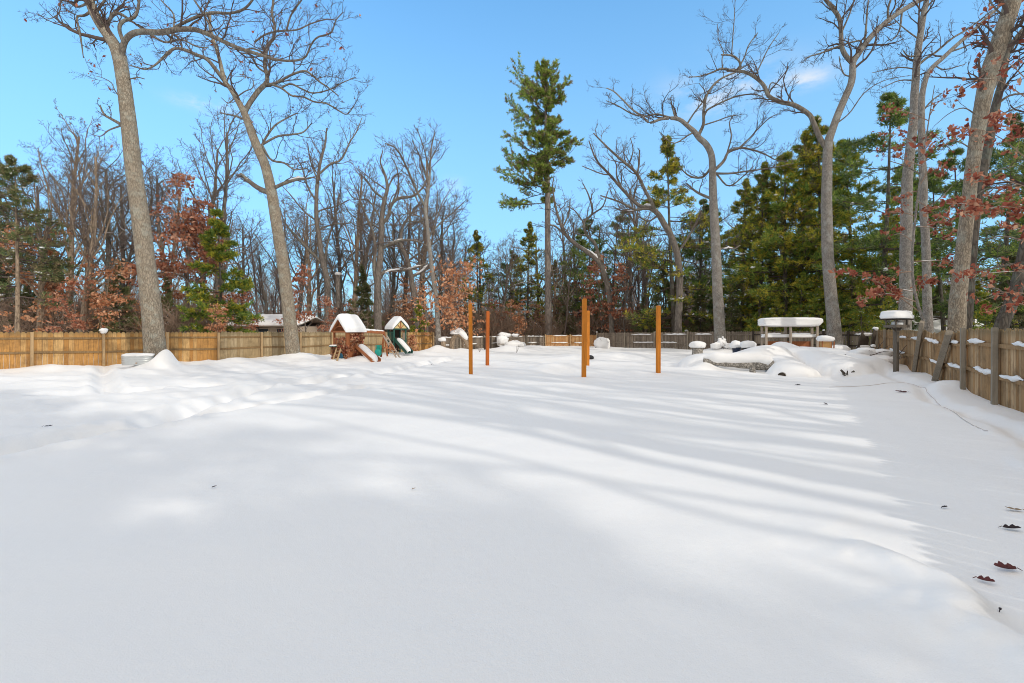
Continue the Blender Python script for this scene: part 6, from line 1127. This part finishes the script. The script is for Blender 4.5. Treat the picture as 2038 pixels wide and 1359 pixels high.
# ================================================================== HOUSES FAR BEHIND
def house(label, px, Z, wid, dep, wall, ridge, rz, cat='house', z0=0.0):
    x = PX(px, Z); rt = thing('house' if cat == 'house' else 'shed', label, cat, (x, Z, z0), rz); g = Geo(); g.box((0, 0, wall / 2 - .2), (wid, dep, wall + .4)); wl = g.build('wall', M['stucco'], rt)
    for k in range(3 if wid > 6 else 1):
        g = Geo(); xx = (k - 1) * wid * .3 if wid > 6 else 0; g.box((xx, -dep / 2 - .02, wall * .62), (1.1, .06, 1.0)); wn = g.build('window', M['window'], rt)
        g = Geo()
        for s in (-1, 1): g.box((xx + s * .58, -dep / 2 - .04, wall * .62), (.08, .08, 1.16)); g.box((xx, -dep / 2 - .04, wall * .62 + s * .54), (1.08, .08, .08))
        g.build('frame', M['paleplank'], wn)
    g = Geo(); hy = dep / 2 + .5
    for s in (-1, 1): g.beam((-wid / 2 - .4, s * hy / 2, (wall + ridge) / 2), (wid / 2 + .4, s * hy / 2, (wall + ridge) / 2), math.hypot(hy, ridge - wall), .1, side=(0, s * (ridge - wall), hy))
    g.prism([(-dep / 2, wall), (dep / 2, wall), (0, ridge)], 0, .01) if False else None
    rf = g.build('roof', M['fencegrey'], rt); sg = Geo(); sg.sheet(wid / 2 + .45, hy, lambda X, Y: ridge - (ridge - wall) * np.abs(Y) / hy + .08, .32, 20, 20, seed=2, over=.01, rough=.15); sg.build('snow', M['snow'], rf); return rt
house('low tan house with a white snowy roof behind the fence, beside the slim forked oak', 556, 45, 6.3, 5.0, 1.95, 2.75, R(-6))
house('small snow-roofed shed showing through the empty rack', 1577, 58, 5.0, 3.6, 1.25, 2.6, R(8), 'shed')
house('snow-covered shed roof at the left edge behind the olive pine', 8, 46, 3.6, 3.2, 1.5, 2.9, R(20), 'shed')
house('snow-roofed shed half hidden behind the thin grey trunk by the bird feeder', 1850, 34, 4.2, 3.0, 1.3, 2.3, R(-20), 'shed')

# ================================================================== SMALL THINGS LYING ON THE SNOW
def leaf(px, py, size, mt, rz, label, curl=.5):
    Z = F * CH / (py - HY)
    for _ in range(4): x = PX(px, Z); Z = F * (CH - gz(x, Z)) / (py - HY)
    x = PX(px, Z); n = 9; t = np.linspace(0, 1, n); lob = size * (.10 + .30 * np.abs(np.sin(t * math.pi * 2.5)) * np.sin(t * math.pi) ** .6 + .02); lob[0] = lob[-1] = .004
    v = []
    for s in (-1, 0, 1):
        for k in range(n): w_ = lob[k] * s; v.append(((t[k] - .5) * size * 1.3 + abs(s) * size * .06, w_ * .8, .012 + abs(w_) * curl + size * .35 * (t[k] - .5) ** 2))
    v += [((-.5 - .25) * size * 1.3, 0, size * .2)]
    f = [[r * n + k, r * n + k + 1, (r + 1) * n + k + 1, (r + 1) * n + k] for r in (0, 1) for k in range(n - 1)]
    g = Geo(); g.add(v, f); g.tubes(np.array([[-.65 * size, 0, .02 + size * .09], [-.95 * size, .03 * size, size * .16]]), np.array([.003, .002]), 4)
    o = g.build('fallen_leaf', M[mt], None); sm = o.modifiers.new('thick', 'SOLIDIFY'); sm.thickness = .0015; o.location = (x, Z, gz(x, Z) + .004); o.rotation_euler = (.1, -.1, rz); tag(o, label, 'leaf', 'dead leaves lying on the snow')
leaf(2002, 1136, .10, 'deadleaf', R(170), 'largest dark red oak leaf lying on the snow near the right edge', .9)
leaf(1962, 1160, .065, 'deadleaf', R(-50), 'brown curled leaf just left of the largest red leaf', .9)
leaf(2013, 1055, .085, 'darkleaf', R(-25), 'blackish curled leaf on the snow above the largest red leaf', .7)
leaf(2018, 1017, .09, 'tanleaf', R(160), 'pale tan leaf half sunk in the snow at the right edge', .3)
leaf(1990, 1217, .022, 'darkleaf', R(40), 'tiny dark leaf scrap below the largest red leaf')
leaf(1880, 1012, .04, 'darkleaf', R(10), 'small dark leaf scrap on the edge of the fence shadow')
leaf(1794, 781, .2, 'deadleaf', R(160), 'brown leaf on the shaded snow below the bird feeder', .4)
leaf(1588, 767, .14, 'darkleaf', R(20), 'dark leaf on the sunlit snow below the log pile', .3)
leaf(1643, 805, .10, 'darkleaf', R(80), 'small dark scrap where the fence shadow begins', .3)
leaf(427, 971, .028, 'darkleaf', R(60), 'tiny dark leaf alone on the left part of the open snow')
leaf(96, 849, .10, 'darkleaf', R(10), 'dark leaf by the footprint trail at the left edge', .3)
leaf(824, 975, .022, 'tanleaf', R(30), 'tiny brown scrap in the middle of the open snow')
leaf(857, 725, .25, 'darkleaf', R(10), 'dark leaf on the snow left of the leftmost orange post', .3)
# thin wire lying on the snow toward the right fence
rt = Geo(); pts = []
for px, py in [(1650, 772), (1690, 771), (1730, 768), (1770, 763), (1800, 764), (1835, 770), (1850, 782), (1880, 808), (1920, 838), (1965, 862)]:
    q = gpt(px, py); pts.append([q[0], q[1], gz(*q) + .012])
pp = smooth_path(np.array(pts), 60); pp[:, 2] = H(pp[:, 0], pp[:, 1]) + .008; rt.tubes(pp, np.full(60, .006), 6); o = rt.build('garden_hose', mat_plain('pale_hose', (0.62, 0.56, 0.52), .6), None); tag(o, 'thin pale hose half sunk in the shaded snow by the right fence', 'hose')
